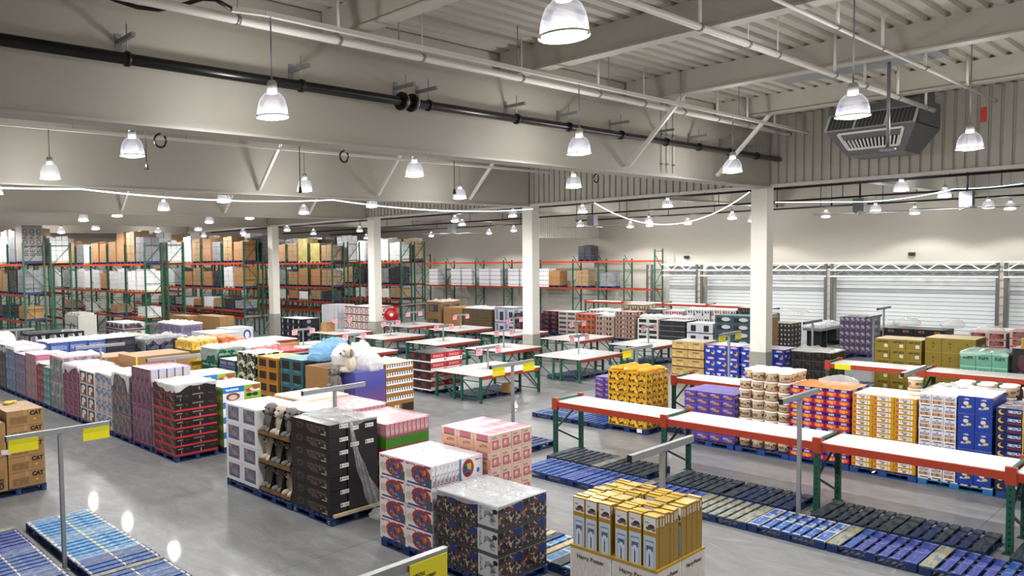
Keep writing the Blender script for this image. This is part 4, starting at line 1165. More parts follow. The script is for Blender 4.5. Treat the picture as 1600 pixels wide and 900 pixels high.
def plush(x, y, z, label, cream=False, rz=0, s=1.0, group=None):
    if cream not in plm:
        rr = random.Random(3 + cream)
        fm = furB if cream else furA
        g = G().ball((0, 0, .15), (.11, .13, .16), 10, 7, 0, .07, rr).ball((-.09, .07, .06), (.12, .05, .05), 8, 5, 0, .07, rr).ball((-.09, -.07, .06), (.12, .05, .05), 8, 5, 0, .07, rr)
        g.ball((-.03, .12, .16), (.045, .05, .1), 7, 5, 0, .06, rr).ball((-.03, -.12, .16), (.045, .05, .1), 7, 5, 0, .06, rr)
        hd = G().ball((-.02, 0, .36), (.105, .115, .1), 10, 7, 0, .06, rr).ball((-.12, 0, .33), (.055, .06, .05), 8, 5, 0, .04, rr)
        er = G().ball((.0, .11, .36), (.03, .035, .08), 7, 5, 0, .06, rr).ball((.0, -.11, .36), (.03, .035, .08), 7, 5, 0, .06, rr)
        fc = G().ball((-.175, 0, .345), .022, 7, 5).ball((-.115, .045, .39), .014, 6, 4).ball((-.115, -.045, .39), .014, 6, 4)
        plm[cream] = (g.mesh('body', fm), hd.mesh('head', fm), er.mesh('ears', furA), fc.mesh('nose_and_eyes', nosek))
    t = root('plush_dog', (x, y, z), label, 'plush toy', group, rz)
    t.scale = (s, s, s)
    for nm, me in zip(('body', 'head', 'ears', 'nose_and_eyes'), plm[cream]): add(nm, me, t)
    return t
blkcard = M('black_card', '#1c1b1d', .45, var=.15)
for q in range(3):
    for j in range(3):
        z = .145 + q * .57; y = 11.82 + j * .355
        t = root('plush_display_box', (8.42, y, z), 'kraft plush display tray, %s tier up, %s from the black boxes' % (ORD[q + 1], ORD[j + 1]), 'display tray', 'plush display trays')
        add('tray', G().box(0, 0, 0, .02, .34, .09).box(0, 0, 0, .42, .34, .02).box(.02, 0, .02, .42, .012, .09).box(.02, .328, .02, .42, .34, .09).mesh('tray', kraftd), t)
        add('divider', G().face([(.02, -.004, .1), (.42, -.004, .1), (.42, -.004, .55), (.16, -.004, .55)]).face([(.02, .002, .1), (.16, .002, .55), (.42, .002, .55), (.42, .002, .1)]).mesh('divider', blkcard), t)
        add('back_box', G().box(.42, 0, 0, 1.1, .345, .55).mesh('back_box', blkcard if q < 2 else greyst), t)
        plush(8.68, y + .17, z + .035, 'fluffy plush dog in its tray, %s tier up, %s from the black boxes' % (ORD[q + 1], ORD[j + 1]), (q + j) % 3 == 0, s=1.32, group='plush dogs in trays')
pallet(8.4, 11.76, 'loaded pallet under the plush dog trays', 'blue', detail=2)
gftA = ART('black_gift_front', '#1b1a1b', [('e', .24, .55, .085, .26, '#4c4032'), ('e', .24, .52, .05, .15, '#1b1a1b'), ('n', .42, .16, .92, .5, ['#1b1a1b', '#8d7466', '#1b1a1b', '#b9a898', '#5a3a36', '#1b1a1b'], 9, 3), ('t', .42, .55, .9, .78, '#5d5346', 14), ('r', 0, .97, 1, 1, '#3a3938')], .3)
gftS = M('black_gift_side', '#201f21', .35, var=.1)
tick = G().box(-.1, -.004, -.035, .1, .004, .035).mesh('white_ticket', ART('ticket', '#e2e2e2', [('r', .04, .2, .22, .8, '#6b6b6b'), ('t', .3, .3, .95, .7, '#808080', 8)], .4))
def tickets(o, i, j, q, w, l, h):
    add('white_ticket', tick, o, (w - .06, -.006, h - .05))
stack('flat embossed black gift box', 'gift box', 8.42, 10.58, .4, 1.17, .145, 1.68, 1, 1, 7, (gftA, gftS, gftS), 'gift_box', pal=False, kids=tickets)
def tick2(o, i, j, q, w, l, h):
    if q == 1 and j == 0:
        add('white_ticket', tick, o, (w / 2 - .02, -.006, h - .12)); add('white_ticket', tick, o, (w / 2 - .02, -.006, h - .42))
stack('tall plain black gift carton', 'gift box', 8.84, 10.58, .74, 1.17, .145, 1.68, 2, 2, 2, (gftS, gftS, gftS), 'gift_box', pal=False, kids=tick2)
pallet(8.42, 10.56, 'loaded pallet under the black gift boxes', 'blue', detail=2, mark=2)
sheet(8.7, 9.58, 10.58, 11.75, 1.83, 'clear crinkled film over the black gift boxes', film_clear, seed=31, hang=.12, amp=.07, n=48)
g = G()
pts = [[(8.86 + (.12 * i / 10) * (1 + j / 20) * .5 + .66 * (j / 20) ** 1.6 * (.55 + .45 * i / 10) + .01, 10.55 - .02 - .1 * (j / 20) ** 2 - .03 * math.sin(i * 1.7 + j), 1.82 - 1.62 * j / 20) for i in range(11)] for j in range(21)]
for j in range(20):
    for i in range(10): g.face([pts[j][i], pts[j][i + 1], pts[j + 1][i + 1], pts[j + 1][i]], smooth=True)
tag(add('plastic_sheet', g.mesh('plastic_sheet', film_clear)), 'clear film tail hanging down the end of the black boxes', 'plastic sheet')
bundle((9.45, 10.2, .12), (.42, .28, .12), film_clear, 'clear film heap on the floor beside the black boxes', 33)
tag(add('timber_batten', G().box(0, 0, 0, 1.25, .06, .05).mesh('timber_batten', PB['cream']), None, (8.45, 10.5, .16)), 'pale timber batten at the foot of the black gift boxes', 'batten')
# trays of drink cans behind
canA = ART('can_row', '#c98d96', [('r', 0, .0, 1, .16, '#8d5a62'), ('r', .0, .16, .12, 1, '#8d6068'), ('r', .88, .16, 1, 1, '#8d6068'), ('n', .15, .3, .85, .8, ['#c98d96', '#d7a5a8', '#b0626c', '#c9b9a8'], 2, 3)], .3, tile=(10, 1))
canB = ART('can_row_red', '#a8444c', [('r', 0, .0, 1, .3, '#9a9a52'), ('r', .0, .16, .14, 1, '#6d2a30'), ('r', .86, .16, 1, 1, '#6d2a30')], .3, tile=(10, 1))
grn = M('leaf_green_card', '#3f7a1e', .4, var=.1)
canT = ART('can_tops', '#dcb4ba', [('e', .5, .5, .4, .4, '#e9cdd0')], .25, tile=(8, 2))
for yb, lab, zt in ((10.5, 'nearest the pink boxes', 1.66), (11.72, 'second along', 1.74)):
    z = .145
    for q, (h, mt) in enumerate(((.2, grn), (.31, canB), (.2, grn), (.34, canB), (.19, grn), (zt - .145 - 1.24, canA))):
        for j in range(3):
            tag(add('can_tray', G().box(0, 0, 0, 1.15, .375, h - .004, faces=dict(front=0, side=0, top=1)).mesh('can_tray', mt, canT), None, (9.72, yb + j * .38, z)),
                '%s drink tray in the pile %s, %s layer up, %s across' % ('green banded' if mt is grn else 'shrink-wrapped pink', lab, ORD[q + 1], ORD[j + 1]), 'drink tray', 'drink trays')
        z += h
    pallet(9.72, yb - .01, 'loaded pallet under the drink trays %s' % lab, 'blue', detail=1)
    sheet(9.7, 10.88, yb, yb + 1.14, zt + .02, 'pink tinted film over the drink trays %s' % lab, film_pink, seed=int(yb * 10), hang=.03, amp=.03)
stack('cream wrapped food tray', 'carton', 9.72, 12.95, 1.15, 1.15, .145, 1.6, 2, 2, 5, (M('cream_tray', '#d6c3a4'),) * 3, palname='cream food trays')
sheet(9.7, 10.88, 12.95, 14.1, 1.78, 'cream tinted film over the food trays behind the plush dogs', film('cream_film', '#efdcc0', .9, .3), seed=37, hang=.12, amp=.06)

# ---- toy cartons with a round print (X = 8.5) ----
rndA = ART('round_print_box', '#e8e4e0', [('e', .6, .5, .36, .42, '#b8321f'), ('e', .6, .48, .27, .33, '#33507e'), ('n', .42, .22, .8, .72, ['#33507e', '#2c5fae', '#c9b23a', '#3a3f4a', '#5a7f8c', '#7a3f6a', '#c8503a'], 11, 8), ('r', .78, 0, 1, .42, '#4a5560'), ('r', .1, 0, .8, .08, '#2b4a9a'), ('t', .04, .84, .4, .93, '#b04a7a', 8), ('r', .72, .84, .96, .94, '#8c2f5a'), ('e', .16, .42, .12, .2, '#cbbdb2')], .28)
rndS = ART('round_print_spine', '#e2dfe2', [('r', .15, .35, .75, .85, '#5a6a8c'), ('r', .15, .05, .8, .25, '#a83a4a'), ('n', .1, .1, .9, .9, ['#e2dfe2', '#b3b8c8', '#e2dfe2', '#8a6a7a'], 2, 5)], .3)
rndT = ART('round_print_top', '#f0eff2', [('r', .1, .25, .9, .4, '#d5d4da')], .3)
stack('white round-print toy carton', 'toy box', 8.5, 8.16, .63, 1.2, .145, 1.42, 7, 2, 4, (rndA, rndS, rndT), 'toy_box', pal=False)
rndE = ART('round_print_end', '#e8e6ea', [('r', 0, 0, .07, 1, '#3a7ab8'), ('e', .36, .5, .25, .42, '#b3301f'), ('e', .34, .5, .18, .3, '#3c3f4a'), ('n', .2, .3, .5, .72, ['#3c3f4a', '#c9b23a', '#7a3f2a', '#2c5fae'], 5, 4), ('t', .68, .76, .94, .84, '#a83a6a', 8), ('e', .8, .3, .07, .12, '#3a7ab8')], .28)
stack('white toy carton turned broadside', 'toy box', 9.14, 8.16, .56, .6, .145, 1.42, 1, 6, 4, (rndS, rndE, rndT), 'toy_box', pal=False, side=True)
stack('white toy carton turned broadside at the rear', 'toy box', 9.14, 8.77, .56, .59, .145, 1.42, 1, 6, 4, (rndS, rndE, rndT), 'toy_box', pal=False, side=False)
pallet(8.5, 8.17, 'loaded pallet under the round-print toy cartons', 'blue', detail=2)
# ---- dark action toy cartons with silver film ----
robA = ART('action_box', '#3a3430', [('n', .04, .12, .98, .96, ['#3a3430', '#23304f', '#4d4038', '#1b1a1e', '#b09a6a', '#6a322c', '#2a2f3c', '#8f8a86', '#15141a'], 13, 10), ('e', .82, .8, .2, .17, '#1d2f6e'), ('e', .14, .86, .09, .1, '#16171c'), ('r', 0, 0, 1, .1, '#3b3836'), ('r', 0, .3, .1, .55, '#8a5a4a')], .25)
robE = ART('action_box_end', '#bcbec4', [('n', .1, .25, .9, .9, ['#bcbec4', '#bcbec4', '#5a5f6c', '#bcbec4', '#8a8d96', '#7d5a5a'], 6, 7), ('r', 0, 0, 1, .14, '#4a4a4a'), ('e', .86, .8, .12, .1, '#16171c')], .28)
robT = M('action_top', '#b4b5b9', .3, var=.35, scale=7)
def rows3(y, n, mats, nm, nx, x, D, L):
    stack(nm, 'toy box', x, y, D, L, .145, 1.11, nx, n, 3, mats, 'toy_box', pal=False)
stack('dark action toy carton', 'toy box', 8.45, 7.23, 1.14, .78, .145, 1.11, 2, 2, 3, (robA, robA, robT), 'toy_box', pal=False, side=False)
stack('grey-ended action toy carton', 'toy box', 8.45, 6.85, 1.14, .375, .145, 1.11, 2, 1, 3, (robE, robA, robT), 'toy_box', pal=False)
pallet(8.45, 6.85, 'loaded pallet under the dark action toy cartons', 'blue', detail=2)
silverf = film('silver_film', '#f2f4f6', .4, .05)
sheet(8.45, 9.58, 6.86, 8.0, 1.26, 'silvery crinkled film over the dark action toy cartons', silverf, seed=41, hang=.09, amp=.035, n=72, fmin=8, fmax=30)
bundle((9.62, 6.95, 1.1), (.09, .16, .16), film_clear, 'clear film tail at the corner of the dark toy cartons', 42)
# ---- slim gold boxes in their printed bins ----
goldm = M('gold_card', '#b08a1e', .35, var=.08); goldt = M('gold_card_top', '#cfa92c', .35, var=.08)
hpA = ART('slim_box_front', '#a8841c', [('r', .05, .82, .96, .985, '#d8d6da'), ('e', .62, .878, .26, .028, '#3a2a2e'), ('e', .78, .852, .16, .02, '#8c665e'), ('e', .4, .856, .2, .02, '#6a4c4a'), ('e', .3, .92, .16, .012, '#a59aa0'), ('r', .05, 0, .96, .77, '#b9c6da'), ('r', .16, .03, .84, .72, '#7f90aa'), ('r', .2, .05, .8, .7, '#bccadf'), ('r', .24, .6, .76, .66, '#53617a'), ('r', .36, .1, .62, .62, '#cdd7e6'), ('t', .44, .3, .54, .58, '#2f3a50', 3)], .32)
hpS = ART('slim_box_side', '#9a781a', [('r', .25, .82, .6, .97, '#d8d6da'), ('n', .1, .8, .7, .88, ['#9a781a', '#2f2622', '#9a781a'], 4, 6)], .32)
binm = ART('bin_print', '#dedad6', [('t', .04, .05, .96, .95, '#cbc5c0', 22), ('e', .3, .3, .2, .28, '#c4b9b0'), ('n', .12, .0, .86, .18, ['#dedad6', '#a89a90', '#c9beb4'], 6, 2), ('r', 0, .93, 1, 1, '#d2ccc6')], .4)
goldme = G().box(0, 0, 0, .062, .163, 1.05, faces=dict(front=0, side=1, top=2, back=0, far=1)).mesh('slim_box', hpA, hpS, goldt)
for bi in range(2):
    for bj in range(2):
        x0, y0 = 8.42 + bi * .585, 4.5 + bj * .585
        nm = {(0, 0): 'corner', (0, 1): 'far front', (1, 0): 'rear side', (1, 1): 'rear far'}[(bi, bj)]
        t = root('display_bin', (x0, y0, .145), 'white printed display bin with gold rim, %s one of four' % nm, 'display bin', 'display bins of gold boxes')
        add('bin_wall', G().box(0, 0, 0, .575, .575, .015).box(0, 0, 0, .01, .575, .93).box(.565, 0, 0, .575, .575, .93).box(.01, 0, 0, .565, .01, .93).box(.01, .565, 0, .565, .575, .93).mesh('bin_wall', binm), t)
        add('gold_rim', G().box(-.006, -.006, .92, .02, .581, .945).box(.555, -.006, .92, .581, .581, .945).box(.02, -.006, .92, .555, .02, .945).box(.02, .555, .92, .555, .581, .945).mesh('gold_rim', goldm), t)
        add('lettering', text_mesh('Harry Potter', .072, inkgrey), t, (-.004, .29, .82), rot=ROT_FRONT)
        add('lettering', text_mesh('Harry Potter', .072, inkgrey), t, (.29, -.004, .82), rot=ROT_SIDE)
        for j in range(3):
            for i in range(8):
                if (bi, bj, i, j) in ((1, 0, 0, 2), (0, 0, 4, 1), (1, 0, 1, 2)): continue
                tag(add('slim_box', goldme, None, (x0 + .022 + i * .0665, y0 + .024 + j * .181 + R.uniform(-.006, .006), .66 + R.choice((-.014, 0, 0, .008, .016))), R.uniform(-.01, .01)),
                    'slim gold puzzle box in the %s bin, %s row back, %s across' % (nm, ORD[i + 1], ORD[j + 1]), 'boxed game', 'slim gold boxes')
        t2 = tag(add('bin_riser', G().box(.015, .015, .0, .56, .56, .48).mesh('bin_riser', kraft), None, (x0, y0, .162)), 'kraft riser inside the %s display bin' % nm, 'riser')
pallet(8.41, 4.49, 'loaded pallet under the four printed display bins', 'blue', detail=1)
# ---- pink and cream boxes ----
pkF = ART('peach_front', '#d9a48a', [('r', 0, .6, 1, 1, '#dfc0ac'), ('r', .16, .6, .84, .97, '#c4717e'), ('r', .16, .56, .84, .64, '#6b5a58'), ('t', .35, .2, .8, .38, '#8a5a42', 10)], .4)
pkS = ART('peach_side', '#dcc0ac', [('r', .14, .1, .78, .66, '#b8606c'), ('e', .46, .4, .22, .2, '#cf8f94'), ('e', .42, .44, .09, .09, '#e8c8c4'), ('t', .1, .74, .6, .88, '#a08078', 8), ('r', .82, .1, .94, .3, '#8a7a70'), ('r', 0, 0, .02, 1, '#b79c8a')], .4)
pkT = ART('peach_top', '#e4cdb8', [('r', .0, .14, 1, .8, '#c9687c'), ('n', .0, .14, 1, .8, ['#c9687c', '#d4849a', '#bb5a70'], 3, 2)], .35)
stack('cream and pink toy carton', 'toy box', 9.75, 8.04, 1.1, 1.08, .145, 1.72, 4, 3, 6, (pkF, pkS, pkT), 'toy_box', palname='cream and pink cartons')

# ---- brown cartons with printed letters (front left) ----
ca = M('kraft_print', '#a07a4c', .6, var=.1)
catA = ART('kraft_print_face', '#a07a4c', [('r', .08, .1, .56, .62, '#8e6a40'), ('t', .1, .14, .54, .58, '#7a5a36', 6), ('r', .6, .1, .94, .62, '#93703f'), ('e', .76, .36, .03, .05, '#d9b43a'), ('r', 0, .985, 1, 1, '#6e5232')], .6)
def cat(o, i, j, q, w, l, h):
    if j == 0:
        add('lettering', text_mesh('CAT', .12, ink, .002, .006), o, (w - .16, -.005, h - .08), rot=ROT_SIDE)
        add('tape_strip', G().box(w / 2 - .03, -.001, h - .1, w / 2 + .03, .5, h + .0015).mesh('tape_strip', M('tape_tan', '#b08a58', .35)), o)
stack('brown lettered carton', 'carton', 4.55, 16.4, .76, 1.15, .145, 1.62, 1, 2, 5, (catA, catA, ca), kids=cat, pal=False)
def cat2(o, i, j, q, w, l, h):
    if j == 0 and q == 0: add('lettering', text_mesh('CAT', .12, ink, .002, .006), o, (w - .12, -.005, .16), rot=(math.pi / 2, -math.pi / 2, 0))
stack('brown lettered carton standing lower', 'carton', 3.75, 16.35, .77, 1.15, .145, 1.42, 1, 2, 2, (catA, catA, ca), pal=False, kids=cat2)
pallet(4.15, 16.38, 'loaded pallet under the brown lettered cartons', 'deep', detail=2)
sheet(3.7, 4.9, 17.75, 19.6, 1.62, 'white film bundle behind the brown lettered cartons', seed=51, hang=.4, amp=.14)
stack('wrapped white case behind brown cartons', 'carton', 3.75, 17.75, 1.12, 1.8, .145, 1.45, 1, 2, 3, (white, white, white), palname='wrapped white cases')
tag(add('work_glove', G().ball((0, 0, .03), (.12, .08, .035), 10, 6, 0, .1, random.Random(2)).tube([(.08, .04, .03), (.2, .07, .03)], .018, 6).tube([(.1, .0, .03), (.23, .01, .03)], .018, 6).tube([(.09, -.04, .03), (.2, -.06, .03)], .018, 6).tube([(-.03, .06, .03), (.06, .13, .03)], .018, 6).mesh('work_glove', M('glove_yellow', '#d9c03a', .7)), None, (4.85, 17.35, 1.765), .4), 'yellow work glove lying on the brown lettered cartons', 'glove')
tag(add('paper_slip', G().box(-.01, -.09, 0, .01, .09, .1).mesh('paper_slip', white), None, (4.5, 16.33, .9), 1.2), 'white paper slip stuck between the brown cartons', 'paper')
# ------------------------------------------------------------------ second island (X = 13.6 .. 16.2, beyond the cross aisle)
tealA = ART('teal_crate', '#2f6470', [('r', .14, .2, .86, .82, '#15161a'), ('n', .2, .22, .8, .7, ['#15161a', '#2a2a30', '#3b3230', '#15161a'], 4, 3), ('r', .3, .02, .7, .12, '#4d8a92')], .4)
ambA = ART('amber_crate', '#b5781c', [('r', .14, .2, .86, .82, '#17130f'), ('n', .2, .22, .8, .7, ['#17130f', '#2b2118', '#41331e', '#17130f'], 4, 3), ('r', .2, .04, .8, .12, '#8e5c14')], .4)
bwA = ART('black_white_pattern', '#15161a', [('n', .0, .0, 1, 1, ['#15161a', '#15161a', '#b9c49a', '#15161a', '#dcdccf'], 5, 5), ('r', .12, .2, .4, .8, '#8c9a66'), ('r', .2, .3, .34, .7, '#15161a')], .35)
nvyA = ART('navy_small_box', '#28385e', [('t', .1, .3, .9, .7, '#8c94a8', 10), ('r', 0, 0, 1, .12, '#5a6478')], .35)
grnA = ART('green_pack', '#1d5a3a', [('n', .05, .1, .95, .9, ['#1d5a3a', '#14432c', '#2f7a4e', '#123528'], 4, 3), ('t', .1, .4, .9, .6, '#7aa88c', 8)], .25)
stack('teal open-fronted drinks crate', 'crate', 13.6, 18.3, 1.14, 1.16, .145, 1.62, 2, 2, 4, (tealA, tealA, M('teal_top', '#3c7a86')), 'crate')
stack('amber open-fronted drinks crate', 'crate', 13.6, 19.6, 1.14, 1.12, .145, 1.56, 2, 2, 4, (ambA, ambA, M('amber_top', '#c08a2a')), 'crate')
stack('black and white patterned carton', 'carton', 13.6, 20.85, 1.14, 1.14, .145, 1.6, 2, 2, 4, (bwA, bwA, M('cream_lid', '#e6e4d6')))
stack('navy snack case', 'carton', 13.6, 22.1, 1.14, 1.06, .145, 1.26, 2, 2, 5, (nvyA, nvyA, white))
stack('dark green film-wrapped pack', 'carton', 13.6, 23.26, 1.14, 1.14, .145, 1.56, 2, 2, 4, (grnA, grnA, grnA.copy() if False else M('green_top', '#2d6a48', .25)))
sheet(13.6, 14.74, 23.26, 24.4, 1.74, 'clear film over the dark green packs', film_clear, seed=61, hang=.5, amp=.1)
yelA = ART('yellow_snack', '#c99a1e', [('r', 0, 0, 1, .3, '#7a5a2a'), ('n', .05, .3, .95, .9, ['#c99a1e', '#dcb43a', '#b06a1e', '#e6d08a'], 4, 3)], .35)
stack('yellow snack case', 'carton', 13.6, 25.1, 1.14, 1.3, .145, 1.66, 2, 2, 4, (yelA, yelA, M('pale_snack', '#e6c98a')))
stack('orange snack case', 'carton', 14.9, 25.1, 1.14, 1.3, .145, 1.64, 2, 2, 4, (M('orange_case', '#c8602a'),) * 3)
for i in range(5):
    for j in range(3):
        bundle((13.75 + i * .42 + R.uniform(-.04, .04), 25.3 + j * .42, 1.86), (.2, .2, .09), film('snack_film_%d' % (i // 3), ['#f1dca0', '#e59a60'][i // 3], .9, .25) if 'snack_film_%d' % (i // 3) not in MATS else MATS['snack_film_%d' % (i // 3)],
               'puffy snack bag on the %s cases, %s along, %s deep' % (('yellow', 'orange')[i // 3], ORD[i + 1], ORD[j + 1]), 60 + i * 3 + j, 'snack_bag', (10, 6), .08, 'snack bag')
dkpA = ART('dark_wrapped', '#2e3138', [('n', .05, .1, .95, .95, ['#2e3138', '#4a4e56', '#1d2027', '#2b3f66'], 4, 4)], .2)
stack('dark wrapped bottle pack', 'carton', 13.6, 28.95, 1.9, 1.15, .145, 1.5, 3, 2, 3, (dkpA, ART('dark_wrapped_side', '#23262e', [('n', .1, .1, .9, .9, ['#23262e', '#31415f', '#1a1c22', '#555a66'], 3, 4)], .2), dkpA))
sheet(13.6, 15.5, 28.95, 30.1, 1.66, 'clear peaked film over the dark bottle packs', film_clear, seed=64, hang=.6, amp=.2)
stack('tan open case of jars', 'carton', 13.6, 30.8, 1.14, 1.7, .145, 1.5, 2, 3, 4, (ART('tan_case', '#8a7458', [('r', .08, .35, .92, .92, '#2b241e'), ('t', .1, .08, .9, .26, '#5e4a34', 8)], .5),) * 2 + (M('tan_lid', '#b9ab94'),))
for i, x in enumerate((15.2, 14.3)):
    tag(add('storage_tub', G().lathe([(.35, 0), (.42, .8), (.44, .8), (.44, .85), (0, .87)], 14).mesh('storage_tub', M('tub_blue', '#2a62b0', .3)), None, (x + 1.0, 27.3 + i * .2, 0)), 'blue lidded tub beside the snack cases, %s from the aisle' % ORD[2 - i], 'tub')
# back half of that island
redc = M('red_tarp', '#a3202a', .5, var=.2)
stack('black crate under the red cover', 'crate', 14.9, 20.9, 1.14, 2.3, .145, 1.45, 2, 2, 3, (black, black, darkst), 'crate', palname='black crates under the red cover')
sheet(14.9, 16.05, 21.4, 23.1, 1.64, 'crumpled dark red cover on black crates', redc, seed=66, hang=.3, amp=.14)
sheet(15.2, 16.2, 23.2, 25.0, 1.72, 'milky sheet behind the dark red cover', seed=67, hang=.3, amp=.12)
stack('white crate behind the dark red cover', 'crate', 14.95, 23.3, 1.14, 1.6, .145, 1.5, 1, 2, 2, (white, white, white), 'crate', palname='white crates behind the red cover')
# brown cartons, bagged plush, violet bin, banded brown boxes
stack('plain brown carton under plastic bags', 'carton', 13.62, 17.08, 1.1, 1.12, .145, 1.5, 2, 2, 2, (kraft, kraft, kraft))
bblue = film('bag_blue', '#8cc4ee', .7, .15)
for i, (x, y, z, r, mt, lab) in enumerate(((13.85, 17.75, 1.98, (.36, .42, .34), bblue, 'blue plastic sack on the brown cartons'), (14.4, 17.75, 2.1, (.42, .45, .36), bblue, 'paler blue sack slumped behind the first'),
                                       (14.2, 17.1, 1.92, (.4, .36, .42), film_white, 'white plastic sack hanging over the brown cartons'), (14.75, 16.95, 2.0, (.4, .36, .36), film_white, 'white sack beside the bagged plush'),
                                       (14.75, 16.55, 1.72, (.42, .36, .38), film_white, 'white sack bulging over the violet bin'))):
    bundle((x, y, z), r, mt, lab, 70 + i, 'plastic_sack', (34, 24), .2, 'plastic sack')
plush(14.0, 16.55, 1.55, 'large cream plush dog in a bag on the violet bin', True, -.5, 1.6)
plush(13.72, 16.9, 1.1, 'grey plush dog slumped beside the violet bin', False, .3, 1.4)
plush(14.05, 17.0, .75, 'cream plush dog hanging low between cartons and violet bin', True, -.2, 1.3)
k = NT('violet_bin')
sp = k.n('ShaderNodeSeparateXYZ'); k.put(sp.inputs[0], k.coord('Generated'))
k.put(k.b.inputs['Base Color'], k.ramp(sp.outputs[2], [(0, '#8a4a58'), (.45, '#6a4a86'), (.7, '#4a4a9a'), (1, '#5a5aa6')]))
k.b.inputs['Roughness'].default_value = .45
vb = tag(add('gift_bin', G().box(0, 0, 0, 1.16, .74, 1.42).mesh('gift_bin', k.mat), None, (13.95, 16.3, .145)), 'tall violet printed cardboard bin under white sacks', 'bin')
pallet(13.95, 16.28, 'loaded pallet under the violet bin', 'blue', detail=1)
orgS = ART('keyboard_box', '#8a5a24', [('r', 0, .45, 1, 1, '#e6e6e6'), ('r', 0, .0, 1, .1, '#6a431a')], .4)
orgK = ART('keyboard_print', '#ededed', [('r', .3, .35, .7, 1, '#14161c')], .35, tile=(11, 1))
def keyb(o, i, j, q, w, l, h):
    if j == 0:
        add('printed_band', G().box(.02, -.004, h * .42, w - .02, 0, h * .97).mesh('printed_band', orgK), o)
stack('brown box with black-white bars', 'carton', 15.22, 16.4, 1.14, 1.1, .45, 1.2, 1, 2, 5, (M('box_brown', '#9a6a2c'), M('box_brown', '#9a6a2c'), kraft), kids=keyb, pal=False)
stack('brown picture box below the banded ones', 'carton', 15.22, 16.4, 1.14, 1.1, .145, .305, 1, 1, 1, (M('box_brown', '#9a6a2c'), ART('pic_box', '#a0702c', [('r', .55, .15, .98, .95, '#2a2622'), ('r', .3, .1, .36, .9, '#e6e6e6'), ('r', .4, .1, .45, .9, '#e6e6e6')], .4), kraft), pal=False)
pallet(15.2, 16.38, 'loaded pallet under the banded brown boxes', 'deep', detail=1)
sheet(15.22, 16.36, 16.4, 17.5, 1.67, 'cream film on top of the banded brown boxes', MATS['cream_film'], seed=77, hang=.04, amp=.09)
# cola-like dark cases between the tables
colF = ART('dark_red_case', '#1b1618', [('r', 0, .82, 1, 1, '#2a2426'), ('n', .06, .2, .94, .8, ['#1b1618', '#3a1d20', '#141214', '#5a2a2c'], 6, 2), ('r', 0, 0, 1, .14, '#d8d6d4')], .35)
colS = ART('dark_red_case_side', '#a8242c', [('r', 0, .0, 1, .4, '#e2e0de'), ('t', .15, .55, .8, .8, '#d88a8e', 8), ('r', .86, .12, .94, .32, '#222')], .35)
stack('dark red-sided drink case', 'drink case', 19.2, 18.4, 1.6, 1.1, .145, 1.3, 2, 2, 4, (colF, colS, blkcard), 'drink_case')

# ------------------------------------------------------------------ food row along the right aisle (X = 18.93)
choc = ART('yellow_bag_crate', '#c9981a', [('n', .06, .08, .94, .94, ['#c9981a', '#2c1d14', '#d8ac2a', '#4a2a1a', '#c9981a', '#e0bc4a', '#c9981a', '#8a4a2a'], 11, 6), ('r', 0, .0, 1, .07, '#b5851a')], .3)
stack('yellow windowed bag crate', 'crate', 18.93, 10.42, 1.14, 1.1, .145, 1.5, 2, 2, 5, (choc, choc, M('bag_yellow', '#dca41e', .3, var=.3, scale=8)), 'crate')
for i in range(3):
    for j in range(3):
        bundle((19.12 + i * .38, 10.6 + j * .37, 1.68), (.22, .21, .07), film('amber_film', '#eeb428', .95, .15) if 'amber_film' not in MATS else MATS['amber_film'], 'shiny yellow bag on the yellow crates, %s deep, %s along' % (ORD[i + 1], ORD[j + 1]), 90 + i * 3 + j, 'snack_bag', (10, 6), .14, 'snack bag')
tag(add('white_ticket', G().box(-.004, -.07, -.05, .004, .07, .05).mesh('white_ticket', white), None, (18.9, 10.6, .09)), 'white ticket on the pallet of yellow bagged crates', 'ticket')
vio = ART('violet_box', '#4f3a8a', [('r', 0, .86, 1, 1, '#6a56a0'), ('e', .6, .42, .22, .2, '#b07a3a'), ('t', .08, .5, .5, .76, '#b9a8dc', 6), ('e', .3, .3, .1, .1, '#8a5a7a')], .35)
stack('violet biscuit carton', 'carton', 18.93, 8.2, 1.14, 1.22, .145, 1.2, 3, 4, 7, (vio, vio, M('violet_lid', '#6f5aa8')), base='blue')
stack('violet biscuit carton on the rear pallet', 'carton', 20.1, 11.75, 1.14, .9, .145, 1.05, 2, 3, 7, (vio, vio, M('violet_lid', '#6f5aa8')))
# ice cream tubs
tubA = ART('tub_print', '#d9c6a2', [('r', 0, 0, 1, .08, '#a84038'), ('r', 0, .92, 1, 1, '#c25a50'), ('n', .04, .3, .96, .78, ['#d9c6a2', '#d9c6a2', '#7a3a2c', '#d9c6a2', '#cdb06e', '#d9c6a2', '#dfd0b0'], 16, 5), ('t', .3, .42, .5, .66, '#5a2420', 26), ('t', .62, .42, .82, .66, '#5a2420', 26), ('t', .0, .42, .16, .66, '#5a2420', 26)], .4)
lidm = M('tub_lid', '#f1e9e2', .35, var=.03)
tub_me = G().lathe([(0, 0), (.115, 0), (.13, .2)], 16, 0, uvv=[0, 0, 1]).mesh('tub', tubA)
lid_me = G().lathe([(.138, .195), (.138, .22), (.12, .226), (0, .226)], 16).mesh('lid', lidm)
def tub(x, y, z, lab, grp):
    o = tag(add('food_tub', tub_me, None, (x, y, z), R.uniform(0, 6)), lab, 'tub', grp)
    add('lid', lid_me, o)
for i in range(4):
    for j in range(4):
        for q in range(8):
            if i and j and q < 7: continue
            if q == 7 and i == 0 and j > 2: continue
            tub(19.09 + i * .285, 7.19 + j * .285 - .02, .146 + q * .228, 'cream food tub, %s layer up, %s deep, %s along the aisle' % (ORD[q + 1], ORD[i + 1], ORD[j + 1]), 'cream food tubs')
